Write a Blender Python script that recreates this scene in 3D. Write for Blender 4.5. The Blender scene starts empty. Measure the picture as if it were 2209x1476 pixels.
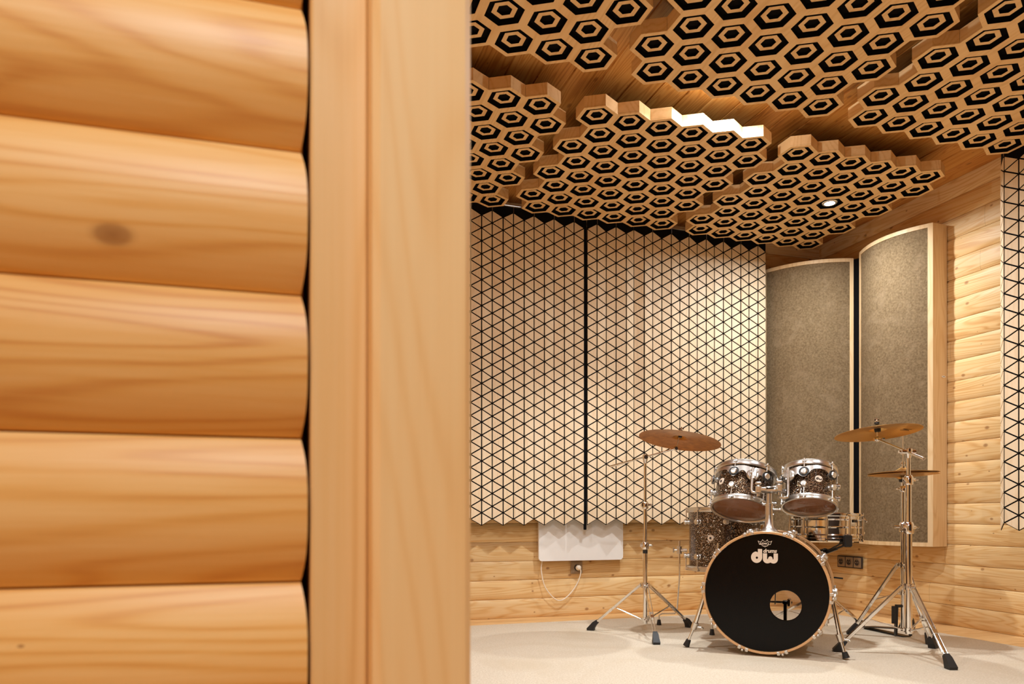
import bpy, bmesh, math, random
from mathutils import Vector, Matrix
random.seed(7)
PI = math.pi
SC = bpy.context.scene
COL = SC.collection

# ------------------------------------------------------------------ camera
TH = 0.318                      # the room is turned by this much against the lens axis
CT, ST = math.cos(TH), math.sin(TH)
CAMZ = 0.67
cam_d = bpy.data.cameras.new('camera')
cam = bpy.data.objects.new('camera', cam_d)
COL.objects.link(cam)
cam.location = (0, 0, CAMZ)
cam.rotation_euler = (PI / 2, 0, -TH)
cam_d.sensor_width = 36
cam_d.lens = 36 * 1580 / 2209
cam_d.shift_y = (1110 - 738) / 2209
cam_d.clip_start = 0.02
cam_d.dof.use_dof = True
cam_d.dof.focus_distance = 3.9
cam_d.dof.aperture_fstop = 7.0
SC.camera = cam

# ------------------------------------------------------------------ world, lights, exposure
SC.view_settings.view_transform = 'Standard'
SC.view_settings.look = 'None'
SC.view_settings.gamma = 1.0
SC.view_settings.exposure = -0.26
SC.view_settings.use_curve_mapping = False
SC.cycles.max_bounces = 8
SC.cycles.diffuse_bounces = 5
SC.cycles.glossy_bounces = 4
SC.cycles.transparent_max_bounces = 8
SC.cycles.sample_clamp_indirect = 4.0
wd = bpy.data.worlds.new('world')
SC.world = wd
wd.use_nodes = True
wd.node_tree.nodes['Background'].inputs[0].default_value = (1, 0.8, 0.6, 1)
wd.node_tree.nodes['Background'].inputs[1].default_value = 0.1

LCOL = (1.0, 1.06, 1.10)
def lamp_light(name, loc, power, radius=0.035, spread=180, target=None):
    d = bpy.data.lights.new(name, 'AREA')
    d.shape = 'DISK'; d.size = radius * 2; d.energy = power; d.color = LCOL
    d.spread = math.radians(spread)
    o = bpy.data.objects.new(name, d); COL.objects.link(o); o.location = loc
    if target is not None:
        o.rotation_euler = (Vector(target) - Vector(loc)).to_track_quat('-Z', 'Y').to_euler()
    return o
# (the lamps of this room are recessed spots in the ceiling and its panels)
LAMPS = [
    ('spot_light_drums', (3.145, 3.57, 2.512), 25, 0.03, 170),
    ('spot_light_gap', (2.05, 2.91, 2.655), 26, 0.03, 150),
    ('spot_light_left', (0.25, 2.90, 2.655), 18, 0.03, 150),
    ('spot_light_room_a', (0.9, 1.35, 2.50), 28, 0.04, 180),
    ('spot_light_room_b', (2.5, 1.35, 2.50), 19, 0.04, 180),
    ('spot_light_entry', (-0.20, -0.50, 2.45), 42, 0.05, 180),
]
for L in LAMPS:
    lamp_light(*L)
# small lamp lying above the edge of the big front panel, washing the boards
_d = bpy.data.lights.new('uplight_above_panel', 'POINT'); _d.energy = 8; _d.shadow_soft_size = .012; _d.color = LCOL
_o = bpy.data.objects.new('uplight_above_panel', _d); COL.objects.link(_o); _o.location = (1.95, 2.79, 2.628)

# ------------------------------------------------------------------ helpers
def K(X, Y, z=0.0):
    """camera-aligned ground coordinates -> room coordinates"""
    return Vector((X * CT + Y * ST, -X * ST + Y * CT, z))

class MB:
    def __init__(s):
        s.v = []; s.f = []; s.m = []
    def add(s, vs, fs, mi=0):
        b = len(s.v); s.v += [Vector(p) for p in vs]
        s.f += [tuple(b + i for i in f) for f in fs]; s.m += [mi] * len(fs)
        return s
    def tf(s, M):
        s.v = [M @ p for p in s.v]; return s
    def join(s, o, M=None):
        s.add([(M @ p) if M else p for p in o.v], o.f)
        s.m[-len(o.f):] = o.m if o.f else []
        return s
    def box(s, c, d, mi=0, R=None):
        c = Vector(c); x, y, z = d[0] / 2, d[1] / 2, d[2] / 2
        vs = [Vector((a * x, b * y, e * z)) for a in (-1, 1) for b in (-1, 1) for e in (-1, 1)]
        if R is not None: vs = [R @ p for p in vs]
        return s.add([p + c for p in vs], [(0, 1, 3, 2), (4, 6, 7, 5), (0, 4, 5, 1), (2, 3, 7, 6), (0, 2, 6, 4), (1, 5, 7, 3)], mi)
    def bbox(s, c, d, bev=0.003, mi=0, R=None):
        """box with chamfered vertical edges and slightly inset ends"""
        x, y, z = d[0] / 2, d[1] / 2, d[2] / 2; b = min(bev, x * .9, y * .9, z * .9)
        out = [(-x + b, -y), (x - b, -y), (x, -y + b), (x, y - b), (x - b, y), (-x + b, y), (-x, y - b), (-x, -y + b)]
        inn = [(p[0] * (x - b) / x, p[1] * (y - b) / y) for p in out]
        vs = []
        for zz, P in ((-z, inn), (-z + b, out), (z - b, out), (z, inn)):
            vs += [Vector((p[0], p[1], zz)) for p in P]
        fs = [tuple(range(7, -1, -1)), tuple(range(24, 32))]
        for k in range(3):
            for i in range(8):
                j = (i + 1) % 8
                fs.append((k * 8 + i, k * 8 + j, k * 8 + 8 + j, k * 8 + 8 + i))
        if R is not None: vs = [R @ p for p in vs]
        c = Vector(c)
        return s.add([p + c for p in vs], fs, mi)
    def frame(s, d):
        d = Vector(d).normalized()
        a = Vector((0, 0, 1)) if abs(d.z) < .9 else Vector((1, 0, 0))
        x = a.cross(d).normalized(); y = d.cross(x)
        return x, y
    def cyl(s, p0, p1, r0, r1=None, n=16, mi=0, caps=True):
        p0 = Vector(p0); p1 = Vector(p1); r1 = r0 if r1 is None else r1
        x, y = s.frame(p1 - p0)
        vs = []
        for p, r in ((p0, r0), (p1, r1)):
            vs += [p + (x * math.cos(2 * PI * i / n) + y * math.sin(2 * PI * i / n)) * r for i in range(n)]
        fs = [(i, (i + 1) % n, n + (i + 1) % n, n + i) for i in range(n)]
        if caps: fs += [tuple(range(n - 1, -1, -1)), tuple(range(n, 2 * n))]
        return s.add(vs, fs, mi)
    def tube(s, pts, r, n=8, mi=0):
        pts = [Vector(p) for p in pts]; rs = r if isinstance(r, (list, tuple)) else [r] * len(pts)
        vs = []; fs = []; x = None
        for k, p in enumerate(pts):
            d = (pts[min(k + 1, len(pts) - 1)] - pts[max(k - 1, 0)]).normalized()
            if x is None: x, y = s.frame(d)
            else:
                x = (x - d * x.dot(d)).normalized(); y = d.cross(x)
            vs += [p + (x * math.cos(2 * PI * i / n) + y * math.sin(2 * PI * i / n)) * rs[k] for i in range(n)]
            if k:
                b = (k - 1) * n
                fs += [(b + i, b + (i + 1) % n, b + n + (i + 1) % n, b + n + i) for i in range(n)]
        fs += [tuple(range(n - 1, -1, -1)), tuple(range(len(vs) - n, len(vs)))]
        return s.add(vs, fs, mi)
    def lathe(s, prof, n=48, mi=0, a0=0.0, a1=2 * PI, closed=False, mis=None):
        full = abs(a1 - a0 - 2 * PI) < 1e-6
        cols = n if full else n + 1
        vs = []; m = len(prof)
        for i in range(cols):
            a = a0 + (a1 - a0) * i / n
            vs += [Vector((r * math.cos(a), r * math.sin(a), z)) for r, z in prof]
        b = len(s.v); s.v += vs
        for i in range(n):
            j = (i + 1) % cols
            for k in range(m if closed else m - 1):
                l = (k + 1) % m
                q = [i * m + k, j * m + k, j * m + l, i * m + l]
                if prof[k][0] == 0: q = [i * m + k, j * m + l, i * m + l]
                elif prof[l][0] == 0: q = [i * m + k, j * m + k, i * m + l]
                s.f.append(tuple(b + t for t in q)); s.m.append(mis[k] if mis else mi)
        if not full and closed:
            s.f.append(tuple(b + t for t in range(m - 1, -1, -1))); s.m.append(mi)
            s.f.append(tuple(b + (cols - 1) * m + t for t in range(m))); s.m.append(mi)
        return s
    def ball(s, c, r, n=12, sc=(1, 1, 1), mi=0):
        prof = [(0, -1)] + [(math.cos(a), math.sin(a)) for a in [(-.5 + (k + 1) / (n // 2 + 1)) * PI for k in range(n // 2)]] + [(0, 1)]
        o = MB().lathe(prof, n)
        return s.add([Vector((p.x * sc[0], p.y * sc[1], p.z * sc[2])) * r + Vector(c) for p in o.v], o.f, mi)
    def prism(s, poly, z0, z1, mi=0, M=None):
        """2D polygon (x, y) extruded z0..z1"""
        n = len(poly)
        vs = [Vector((p[0], p[1], z0)) for p in poly] + [Vector((p[0], p[1], z1)) for p in poly]
        if M is not None: vs = [M @ p for p in vs]
        return s.add(vs, [tuple(range(n - 1, -1, -1)), tuple(range(n, 2 * n))] + [(i, (i + 1) % n, n + (i + 1) % n, n + i) for i in range(n)], mi)
    def bar(s, p0, p1, w, h, side=None, mi=0, bev=0.0015):
        """flat bar from p0 to p1, width w along side, height h"""
        p0 = Vector(p0); p1 = Vector(p1); d = (p1 - p0); L = d.length; d.normalize()
        if side is None: side = Vector((0, 0, 1)).cross(d)
        x = (Vector(side) - d * d.dot(Vector(side))).normalized(); y = d.cross(x)
        R = Matrix((x, y, d)).transposed()
        return s.bbox((p0 + p1) / 2, (w, h, L), bev, mi, R)
    def mesh(s, name, mats, angle=40):
        me = bpy.data.meshes.new(name)
        me.from_pydata([tuple(p) for p in s.v], [], s.f)
        for m in (mats if isinstance(mats, (list, tuple)) else [mats]): me.materials.append(m)
        me.polygons.foreach_set('material_index', s.m)
        bm = bmesh.new(); bm.from_mesh(me)
        bmesh.ops.recalc_face_normals(bm, faces=bm.faces)
        bm.to_mesh(me); bm.free()
        me.polygons.foreach_set('use_smooth', [True] * len(me.polygons))
        me.set_sharp_from_angle(angle=math.radians(angle))
        me.update()
        return me
    def obj(s, name, mats, parent=None, angle=40, label=None):
        o = bpy.data.objects.new(name, s.mesh(name, mats, angle)); COL.objects.link(o)
        if parent is not None: o.parent = parent
        if label: o['label'] = label
        return o

def thing(name, label, cat, loc=(0, 0, 0), R=None, group=None):
    o = bpy.data.objects.new(name, None); COL.objects.link(o)
    o.empty_display_size = 0.05
    o.location = loc
    if R is not None: o.rotation_euler = R.to_euler() if hasattr(R, 'to_euler') else R
    o['label'] = label; o['category'] = cat
    if group: o['group'] = group
    return o
def tag(o, label, cat, group=None):
    o['label'] = label; o['category'] = cat
    if group: o['group'] = group
    return o
def struct(o):
    o['kind'] = 'structure'; return o
def copy_tree(o, parent=None):
    c = o.copy(); COL.objects.link(c); c.parent = parent
    for ch in list(o.children): copy_tree(ch, c)
    return c
def flat(splines, text=None, size=1.0, off=0.0, shear=0.0, ext=0.0006, bevel=0):
    """filled 2D outline(s) or text, as mesh builder in the XY plane"""
    if text is None:
        cu = bpy.data.curves.new('tmp', 'CURVE'); cu.dimensions = '2D'; cu.fill_mode = 'BOTH'
        for P in splines:
            sp = cu.splines.new('POLY'); sp.points.add(len(P) - 1)
            for q, p in zip(sp.points, P): q.co = (p[0], p[1], 0, 1)
            sp.use_cyclic_u = True
    else:
        cu = bpy.data.curves.new('tmp', 'FONT'); cu.body = text; cu.size = size; cu.offset = off; cu.shear = shear
    cu.extrude = ext
    ob = bpy.data.objects.new('tmp', cu); COL.objects.link(ob)
    dg = bpy.context.evaluated_depsgraph_get()
    me = bpy.data.meshes.new_from_object(ob.evaluated_get(dg))
    b = MB().add([v.co.copy() for v in me.vertices], [tuple(p.vertices) for p in me.polygons])
    bpy.data.objects.remove(ob); bpy.data.curves.remove(cu); bpy.data.meshes.remove(me)
    return b
def circle(cx, cy, r, n=48, a0=0, a1=2 * PI):
    return [(cx + r * math.cos(a0 + (a1 - a0) * i / n), cy + r * math.sin(a0 + (a1 - a0) * i / n)) for i in range(n)]

# ------------------------------------------------------------------ materials
def new_mat(name):
    m = bpy.data.materials.new(name); m.use_nodes = True
    return m, m.node_tree, m.node_tree.nodes['Principled BSDF']
def srgb(r, g, b):
    f = lambda c: c / 12.92 if c <= .04045 else ((c + .055) / 1.055) ** 2.4
    return (f(r / 255), f(g / 255), f(b / 255), 1)
def simple(name, col, rough=.5, metal=0.0, **kw):
    m, nt, p = new_mat(name)
    p.inputs['Base Color'].default_value = col; p.inputs['Roughness'].default_value = rough; p.inputs['Metallic'].default_value = metal
    for k, v in kw.items(): p.inputs[k.replace('_', ' ')].default_value = v
    return m
class NG:
    def __init__(s, nt): s.nt = nt
    def n(s, t, **kw):
        o = s.nt.nodes.new(t)
        for k, v in kw.items(): setattr(o, k, v)
        return o
    def l(s, a, b): s.nt.links.new(a, b)
    def math(s, op, a, b=None, c=None):
        o = s.n('ShaderNodeMath', operation=op)
        for i, q in enumerate((a, b, c)):
            if q is None: continue
            if isinstance(q, (int, float)): o.inputs[i].default_value = q
            else: s.l(q, o.inputs[i])
        return o.outputs[0]
    def comb(s, x, y, z):
        o = s.n('ShaderNodeCombineXYZ')
        for i, q in enumerate((x, y, z)):
            if isinstance(q, (int, float)): o.inputs[i].default_value = q
            else: s.l(q, o.inputs[i])
        return o.outputs[0]
    def noise(s, vec, scale=1, detail=3, rough=.5, dist=0.0):
        o = s.n('ShaderNodeTexNoise'); o.inputs['Scale'].default_value = scale; o.inputs['Detail'].default_value = detail
        o.inputs['Roughness'].default_value = rough; o.inputs['Distortion'].default_value = dist
        s.l(vec, o.inputs['Vector']); return o.outputs[0]
    def ramp(s, fac, stops):
        o = s.n('ShaderNodeValToRGB'); e = o.color_ramp.elements
        e[0].position, e[0].color = stops[0]; e[1].position, e[1].color = stops[-1]
        for p, c in stops[1:-1]:
            q = e.new(p); q.color = c
        s.l(fac, o.inputs[0]); return o.outputs[0]
    def mix(s, fac, a, b, t='MIX'):
        o = s.n('ShaderNodeMix', data_type='RGBA', blend_type=t)
        for i, q in ((0, fac), (6, a), (7, b)):
            if isinstance(q, (int, float)): o.inputs[i].default_value = q
            elif isinstance(q, tuple): o.inputs[i].default_value = q
            else: s.l(q, o.inputs[i])
        return o.outputs[2]

def wood(name, grain, light, mid, dark, row=None, rowax=2, knots=1.0, gs=1.0, rough=.45, joint=False, bump=.15, spec=.35):
    """grain: axis index the fibres run along; row: course height for per-board variation along rowax"""
    m, nt, p = new_mat(name); g = NG(nt)
    tc = g.n('ShaderNodeTexCoord'); sp = g.n('ShaderNodeSeparateXYZ'); g.l(tc.outputs['Object'], sp.inputs[0])
    ax = [sp.outputs[0], sp.outputs[1], sp.outputs[2]]
    L = ax[grain]; others = [i for i in range(3) if i != grain]
    if row:
        q = g.math('DIVIDE', ax[rowax], row); rid = g.math('FLOOR', q)
        a = ax[rowax]; bq = [i for i in others if i != rowax][0]; b = ax[bq]
    else:
        rid = 0.0; a = ax[others[0]]; b = ax[others[1]]
    wn = g.n('ShaderNodeTexWhiteNoise', noise_dimensions='1D')
    if row: g.l(rid, wn.inputs['W'])
    rnd = wn.outputs['Value']
    L2 = g.math('MULTIPLY_ADD', rnd, 13.7, L)
    # long streaks, wavy cathedral figure
    v1 = g.comb(g.math('MULTIPLY', L2, 1.1), g.math('MULTIPLY', a, 12.0), g.math('MULTIPLY', b, 6.0))
    warp = g.noise(v1, .9 * gs, 1.5, .45, .35)
    ring = g.math('SINE', g.math('MULTIPLY', warp, 95.0))
    ring = g.math('POWER', g.math('MULTIPLY_ADD', ring, .5, .5), 2.5)
    v2 = g.comb(g.math('MULTIPLY', L2, 3.0), g.math('MULTIPLY', a, 160.0), g.math('MULTIPLY', b, 160.0))
    fine = g.noise(v2, gs, 3, .6)
    v3 = g.comb(g.math('MULTIPLY', L2, 1.3), g.math('MULTIPLY', a, 5.0), g.math('MULTIPLY', b, 5.0))
    broad = g.noise(v3, 1.0 * gs, 2, .5)
    f = g.math('ADD', g.math('MULTIPLY', ring, .24), g.math('ADD', g.math('MULTIPLY', fine, .42), g.math('MULTIPLY', broad, .55)))
    col = g.ramp(f, [(.28, light), (.60, mid), (.98, dark)])
    if row:
        tint = g.ramp(rnd, [(0, (1.04, 1.03, 1.0, 1)), (1, (.93, .90, .86, 1))])
        col = g.mix(1.0, col, tint, 'MULTIPLY')
    if knots > 0:
        vo = g.n('ShaderNodeTexVoronoi', voronoi_dimensions='2D'); vo.inputs['Scale'].default_value = 1.0; vo.inputs['Randomness'].default_value = .9
        g.l(g.comb(g.math('MULTIPLY', L2, 6.2 * knots), g.math('MULTIPLY', a, 9.0), g.math('MULTIPLY', b, 0.5)), vo.inputs['Vector'])
        se = g.n('ShaderNodeSeparateColor'); g.l(vo.outputs['Color'], se.inputs[0])
        rad = g.math('MULTIPLY', g.math('MAXIMUM', g.math('SUBTRACT', se.outputs[0], .38), 0.0), .20)
        kd = g.math('DIVIDE', vo.outputs['Distance'], g.math('ADD', rad, .0005))
        kf = g.ramp(kd, [(.0, (1, 1, 1, 1)), (.55, (.75, .75, .75, 1)), (.8, (.18, .18, .18, 1)), (1.0, (0, 0, 0, 1))])
        col = g.mix(g.math('MULTIPLY', kf, .72), col, srgb(132, 74, 28))
        halo = g.ramp(kd, [(.0, (1, 1, 1, 1)), (2.6 / 4, (.0, .0, .0, 1))]) if False else None
    if joint:
        jm = g.math('PINGPONG', g.math('MULTIPLY_ADD', rnd, 7.3, L), 2.3)
        jl = g.math('LESS_THAN', jm, .0007)
        col = g.mix(g.math('MULTIPLY', jl, .55), col, srgb(110, 60, 25))
    g.l(col, p.inputs['Base Color'])
    p.inputs['Roughness'].default_value = rough; p.inputs['Specular IOR Level'].default_value = spec
    bp = g.n('ShaderNodeBump'); bp.inputs['Strength'].default_value = bump; bp.inputs['Distance'].default_value = .001
    g.l(g.math('ADD', fine, g.math('MULTIPLY', ring, .3)), bp.inputs['Height']); g.l(bp.outputs[0], p.inputs['Normal'])
    return m

WL, WM, WD = srgb(240, 213, 166), srgb(229, 190, 132), srgb(197, 139, 74)
M = {}
M['log_x'] = wood('pine_logs_along_x', 0, WL, WM, WD, row=.1225, joint=True)
M['log_y'] = wood('pine_logs_along_y', 1, WL, WM, WD, row=.1225, joint=True)
M['log_near'] = wood('pine_logs_near', 0, srgb(242, 199, 134), srgb(232, 178, 102), srgb(204, 132, 58), row=.1225, knots=.8)
M['ceil'] = wood('pine_ceiling_boards', 1, srgb(224, 170, 98), srgb(202, 138, 66), srgb(152, 86, 30), row=.145, rowax=0, knots=.7)
M['post'] = wood('spruce_post', 2, srgb(245, 211, 156), srgb(242, 202, 142), srgb(234, 187, 124), knots=0, gs=.8, bump=.05)
M['trim'] = wood('spruce_trim', 2, srgb(238, 202, 148), srgb(232, 189, 126), srgb(214, 162, 96), knots=.45, gs=.9, bump=.05)
M['frame'] = wood('pale_frame_wood', 2, srgb(242, 214, 172), srgb(235, 202, 154), srgb(216, 176, 124), knots=0, gs=.8, bump=.03)
M['ply'] = wood('birch_plywood', 1, srgb(238, 203, 150), srgb(231, 191, 135), srgb(214, 167, 108), knots=0, gs=.6, bump=.03, rough=.5)
M['parquet'] = wood('oak_parquet', 0, srgb(238, 204, 152), srgb(226, 182, 124), srgb(192, 140, 82), row=.07, rowax=1, knots=0)
M['veneer'] = wood('veneer_triangles', 2, srgb(247, 226, 194), srgb(243, 218, 182), srgb(230, 200, 160), knots=0, gs=1.2, bump=.03, rough=.5)
M['hoopwood'] = simple('maple_hoop', srgb(214, 164, 112), .25, 0, Coat_Weight=.6)
M['innerwood'] = simple('shell_inside', srgb(168, 112, 66), .35)
M['black'] = simple('black_felt', (.006, .005, .005, 1), .95, 0, Specular_IOR_Level=.1)
M['rubber'] = simple('black_rubber', (.012, .011, .011, 1), .55)
M['blackmetal'] = simple('black_painted_metal', (.012, .012, .013, 1), .35)
M['chrome'] = simple('chrome', (.80, .78, .75, 1), .09, 1.0)
M['satin'] = simple('satin_nickel', (.72, .69, .64, 1), .30, 1.0)
M['white'] = simple('white_enamel', srgb(244, 240, 234), .35)
M['cable'] = simple('white_cable', srgb(240, 228, 208), .45)
M['socket'] = simple('bronze_grey_plastic', srgb(158, 134, 106), .4, .3)
M['socket_dark'] = simple('dark_plastic', srgb(50, 42, 38), .5)
M['coated'] = simple('coated_drum_skin', srgb(235, 230, 222), .6)
M['print'] = simple('cream_print', srgb(236, 216, 194), .5)
M['brown_print'] = simple('dark_print', srgb(60, 40, 22), .5)
M['headblack'] = simple('black_drum_skin', (.0025, .002, .002, 1), .2, 0, Specular_IOR_Level=.16)

def glitter():
    m, nt, p = new_mat('glitter_wrap'); g = NG(nt)
    tc = g.n('ShaderNodeTexCoord')
    vo = g.n('ShaderNodeTexVoronoi'); vo.inputs['Scale'].default_value = 330; g.l(tc.outputs['Object'], vo.inputs['Vector'])
    se = g.n('ShaderNodeSeparateColor'); g.l(vo.outputs['Color'], se.inputs[0])
    col = g.ramp(se.outputs[0], [(0, srgb(22, 15, 11)), (.5, srgb(58, 41, 28)), (.78, srgb(118, 86, 58)), (.93, srgb(200, 170, 136)), (1, srgb(255, 246, 232))])
    g.l(col, p.inputs['Base Color']); p.inputs['Metallic'].default_value = .85; p.inputs['Roughness'].default_value = .32
    p.inputs['Coat Weight'].default_value = .8; p.inputs['Coat Roughness'].default_value = .04
    nn = g.n('ShaderNodeVectorMath', operation='SUBTRACT'); g.l(vo.outputs['Color'], nn.inputs[0]); nn.inputs[1].default_value = (.5, .5, .5)
    sc = g.n('ShaderNodeVectorMath', operation='SCALE'); g.l(nn.outputs[0], sc.inputs[0]); sc.inputs['Scale'].default_value = .9
    ge = g.n('ShaderNodeNewGeometry'); ad = g.n('ShaderNodeVectorMath', operation='ADD'); g.l(ge.outputs['Normal'], ad.inputs[0]); g.l(sc.outputs[0], ad.inputs[1])
    no = g.n('ShaderNodeVectorMath', operation='NORMALIZE'); g.l(ad.outputs[0], no.inputs[0]); g.l(no.outputs[0], p.inputs['Normal'])
    return m
M['glitter'] = glitter()

def brass(name, a, b, dirt):
    m, nt, p = new_mat(name); g = NG(nt)
    tc = g.n('ShaderNodeTexCoord'); sp = g.n('ShaderNodeSeparateXYZ'); g.l(tc.outputs['Object'], sp.inputs[0])
    r = g.math('SQRT', g.math('ADD', g.math('POWER', sp.outputs[0], 2), g.math('POWER', sp.outputs[1], 2)))
    rings = g.noise(g.comb(g.math('MULTIPLY', r, 260), 0.0, 0.0), 1, 2)
    blot = g.noise(tc.outputs['Object'], 26, 4, .65)
    f = g.math('ADD', g.math('MULTIPLY', rings, .4), g.math('MULTIPLY', blot, dirt))
    g.l(g.ramp(f, [(.3, a), (.8, b)]), p.inputs['Base Color'])
    p.inputs['Metallic'].default_value = 1.0; p.inputs['Roughness'].default_value = .30
    tg = g.n('ShaderNodeTangent', direction_type='RADIAL', axis='Z'); g.l(tg.outputs[0], p.inputs['Tangent'])
    p.inputs['Anisotropic'].default_value = .8
    bp = g.n('ShaderNodeBump'); bp.inputs['Strength'].default_value = .25; bp.inputs['Distance'].default_value = .0006
    g.l(rings, bp.inputs['Height']); g.l(bp.outputs[0], p.inputs['Normal'])
    return m
M['brass_old'] = brass('aged_bronze', srgb(206, 144, 66), srgb(140, 84, 26), .8)
M['brass'] = brass('bright_bronze', srgb(222, 176, 104), srgb(176, 124, 58), .3)

def clear_film():
    m, nt, p = new_mat('clear_drum_skin'); g = NG(nt)
    tr = g.n('ShaderNodeBsdfTransparent'); tr.inputs[0].default_value = (.93, .90, .87, 1)
    gl = g.n('ShaderNodeBsdfGlossy'); gl.inputs['Roughness'].default_value = .08
    fr = g.n('ShaderNodeFresnel'); fr.inputs[0].default_value = 1.45
    mx = g.n('ShaderNodeMixShader'); g.l(g.math('MULTIPLY', fr.outputs[0], 1.0), mx.inputs[0]); g.l(tr.outputs[0], mx.inputs[1]); g.l(gl.outputs[0], mx.inputs[2])
    g.l(mx.outputs[0], nt.nodes['Material Output'].inputs[0])
    return m
M['clear'] = clear_film()
def skin():
    m, nt, p = new_mat('coated_skin'); g = NG(nt)
    tl = g.n('ShaderNodeBsdfTranslucent'); tl.inputs[0].default_value = (.8, .76, .7, 1)
    mx = g.n('ShaderNodeMixShader'); mx.inputs[0].default_value = .65
    p.inputs['Base Color'].default_value = srgb(236, 232, 224); p.inputs['Roughness'].default_value = .55
    g.l(p.outputs[0], mx.inputs[1]); g.l(tl.outputs[0], mx.inputs[2]); g.l(mx.outputs[0], nt.nodes['Material Output'].inputs[0])
    return m
M['coated'] = skin()

def noisy(name, a, b, scale, rough=.9, bump=.4, dist=.002, scale2=None, c=None, f2=.5):
    m, nt, p = new_mat(name); g = NG(nt)
    tc = g.n('ShaderNodeTexCoord')
    n1 = g.noise(tc.outputs['Object'], scale, 5, .6, .3)
    col = g.ramp(n1, [(.35, a), (.68, b)])
    if scale2:
        n2 = g.noise(tc.outputs['Object'], scale2, 4, .6, 1.2)
        col = g.mix(g.math('MULTIPLY', g.ramp(n2, [(.50, (0, 0, 0, 1)), (.68, (1, 1, 1, 1))]), f2), col, c)
    g.l(col, p.inputs['Base Color']); p.inputs['Roughness'].default_value = rough; p.inputs['Specular IOR Level'].default_value = .15
    bp = g.n('ShaderNodeBump'); bp.inputs['Strength'].default_value = bump; bp.inputs['Distance'].default_value = dist
    g.l(n1, bp.inputs['Height']); g.l(bp.outputs[0], p.inputs['Normal'])
    return m
M['carpet'] = noisy('beige_carpet', srgb(206, 190, 166), srgb(228, 216, 196), 140, .95, .5, .003, 1.6, srgb(204, 186, 158), .6)
M['fabric'] = noisy('grey_brown_fabric', srgb(106, 87, 62), srgb(140, 118, 88), 90, .9, .5, .002, 8, srgb(152, 130, 102), .35)

def emit(name, col, s):
    m, nt, p = new_mat(name)
    p.inputs['Emission Color'].default_value = col; p.inputs['Emission Strength'].default_value = s
    p.inputs['Base Color'].default_value = (1, 1, 1, 1)
    return m
M['lamp'] = emit('glowing_lens', (1, .95, .86, 1), 60)

# ------------------------------------------------------------------ room shell
WU, WV, ZC, CRS = 3.90, 4.49, 2.68, .1225
U0, V0 = -1.3, -2.0
def logwall(name, p0, p1, mat, bulge=.009, z1=ZC, thick=.10, e0=0, e1=0, zbase=0.0, nseg=14, ex=4.0):
    """stack of D-shaped logs whose bulging face lies left of the direction p0->p1"""
    p0 = Vector((p0[0], p0[1], 0)); p1 = Vector((p1[0], p1[1], 0)); d = (p1 - p0).normalized(); n = Vector((-d.y, d.x, 0))
    b = MB(); z = zbase
    while z < z1 - 1e-4:
        zt = min(z + CRS, z1); prof = []
        for t in [0, .010, .028] + [k / nseg for k in range(1, nseg)] + [.972, .990, 1]:
            s = abs(2 * t - 1)
            if (zt - z) < CRS * .99: s = abs(2 * (t * (zt - z) / CRS) - 1)
            prof.append((bulge * (1 - s ** ex) - (.005 if t in (0, 1) else 0), z + t * (zt - z), s))
        vs = []
        for q, e in ((p0, e0), (p1, -e1)):
            vs += [q + n * y + Vector((0, 0, zz)) + d * (e * s ** 3) for y, zz, s in prof]
            vs += [q - n * thick + Vector((0, 0, zt)), q - n * thick + Vector((0, 0, z))]
        m = nseg + 7
        fs = [tuple(range(m)), tuple(range(2 * m - 1, m - 1, -1))] + [(i, m + i, m + (i + 1) % m, (i + 1) % m) for i in range(m)]
        b.add(vs, fs)
        z = zt
    return struct(b.obj(name, mat, angle=50))
logwall('wall_back', (WU + .02, WV), (U0, WV), M['log_x'])
logwall('wall_right', (WU, V0), (WU, WV + .02), M['log_y'])
logwall('wall_left', (U0, WV), (U0, V0), M['log_y'])
logwall('wall_near', (U0, V0), (WU, V0), simple('darkened_unseen_logs', srgb(52, 40, 32), .7))  # unseen wall, coloured dark to deepen reflections and cut orange bounce
# partition that the camera looks past: its face is seen close up on the left
PW = .652
logwall('wall_partition', (.030, PW), (U0, PW + .062), M['log_near'], bulge=.022, thick=.19, e0=.006, ex=2.1, nseg=20)

b = MB()
nb = int((WU + .1 - U0) / .145) + 2
for i in range(nb):
    x0 = math.floor(U0 / .145) * .145 + i * .145; x1 = x0 + .145; c = .005
    prof = [(x0, ZC + c), (x0 + c, ZC), (x1 - c, ZC), (x1, ZC + c), (x1, ZC + .04), (x0, ZC + .04)]
    vs = [Vector((p[0], V0 - .1, p[1])) for p in prof] + [Vector((p[0], WV + .1, p[1])) for p in prof]
    b.add(vs, [tuple(range(6)), tuple(range(11, 5, -1))] + [(i2, 6 + i2, 6 + (i2 + 1) % 6, (i2 + 1) % 6) for i2 in range(6)])
struct(b.obj('ceiling', M['ceil']))
struct(MB().box(((U0 + WU) / 2, (V0 + WV) / 2, -.05), (WU - U0 + .2, WV - V0 + .2, .1)).obj('floor', M['parquet']))
cp = MB().bbox(((U0 + 3.56) / 2 + .05, (.9 + 4.215) / 2, .004), (3.56 - U0 - .1, 4.215 - .9, .008), .003).obj('carpet', M['carpet'])
tag(cp, 'pale beige carpet covering the floor under the drum kit', 'carpet')

# door post beside the partition: a narrow knotty board and a wide post standing proud of it
def post_box(name, u0, u1, v0, v1, mat, ch):
    poly = [(u0 + ch, v0), (u1 - ch, v0), (u1, v0 + ch), (u1, v1), (u0, v1), (u0, v0 + ch)]
    return struct(MB().prism(poly, 0.0, ZC - .001).obj(name, mat, angle=20))
post_box('trim_1', .0315, .078, .630, .87, M['trim'], .002)
post_box('trim_2', .0785, .1612, .597, .88, M['post'], .006)

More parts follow.
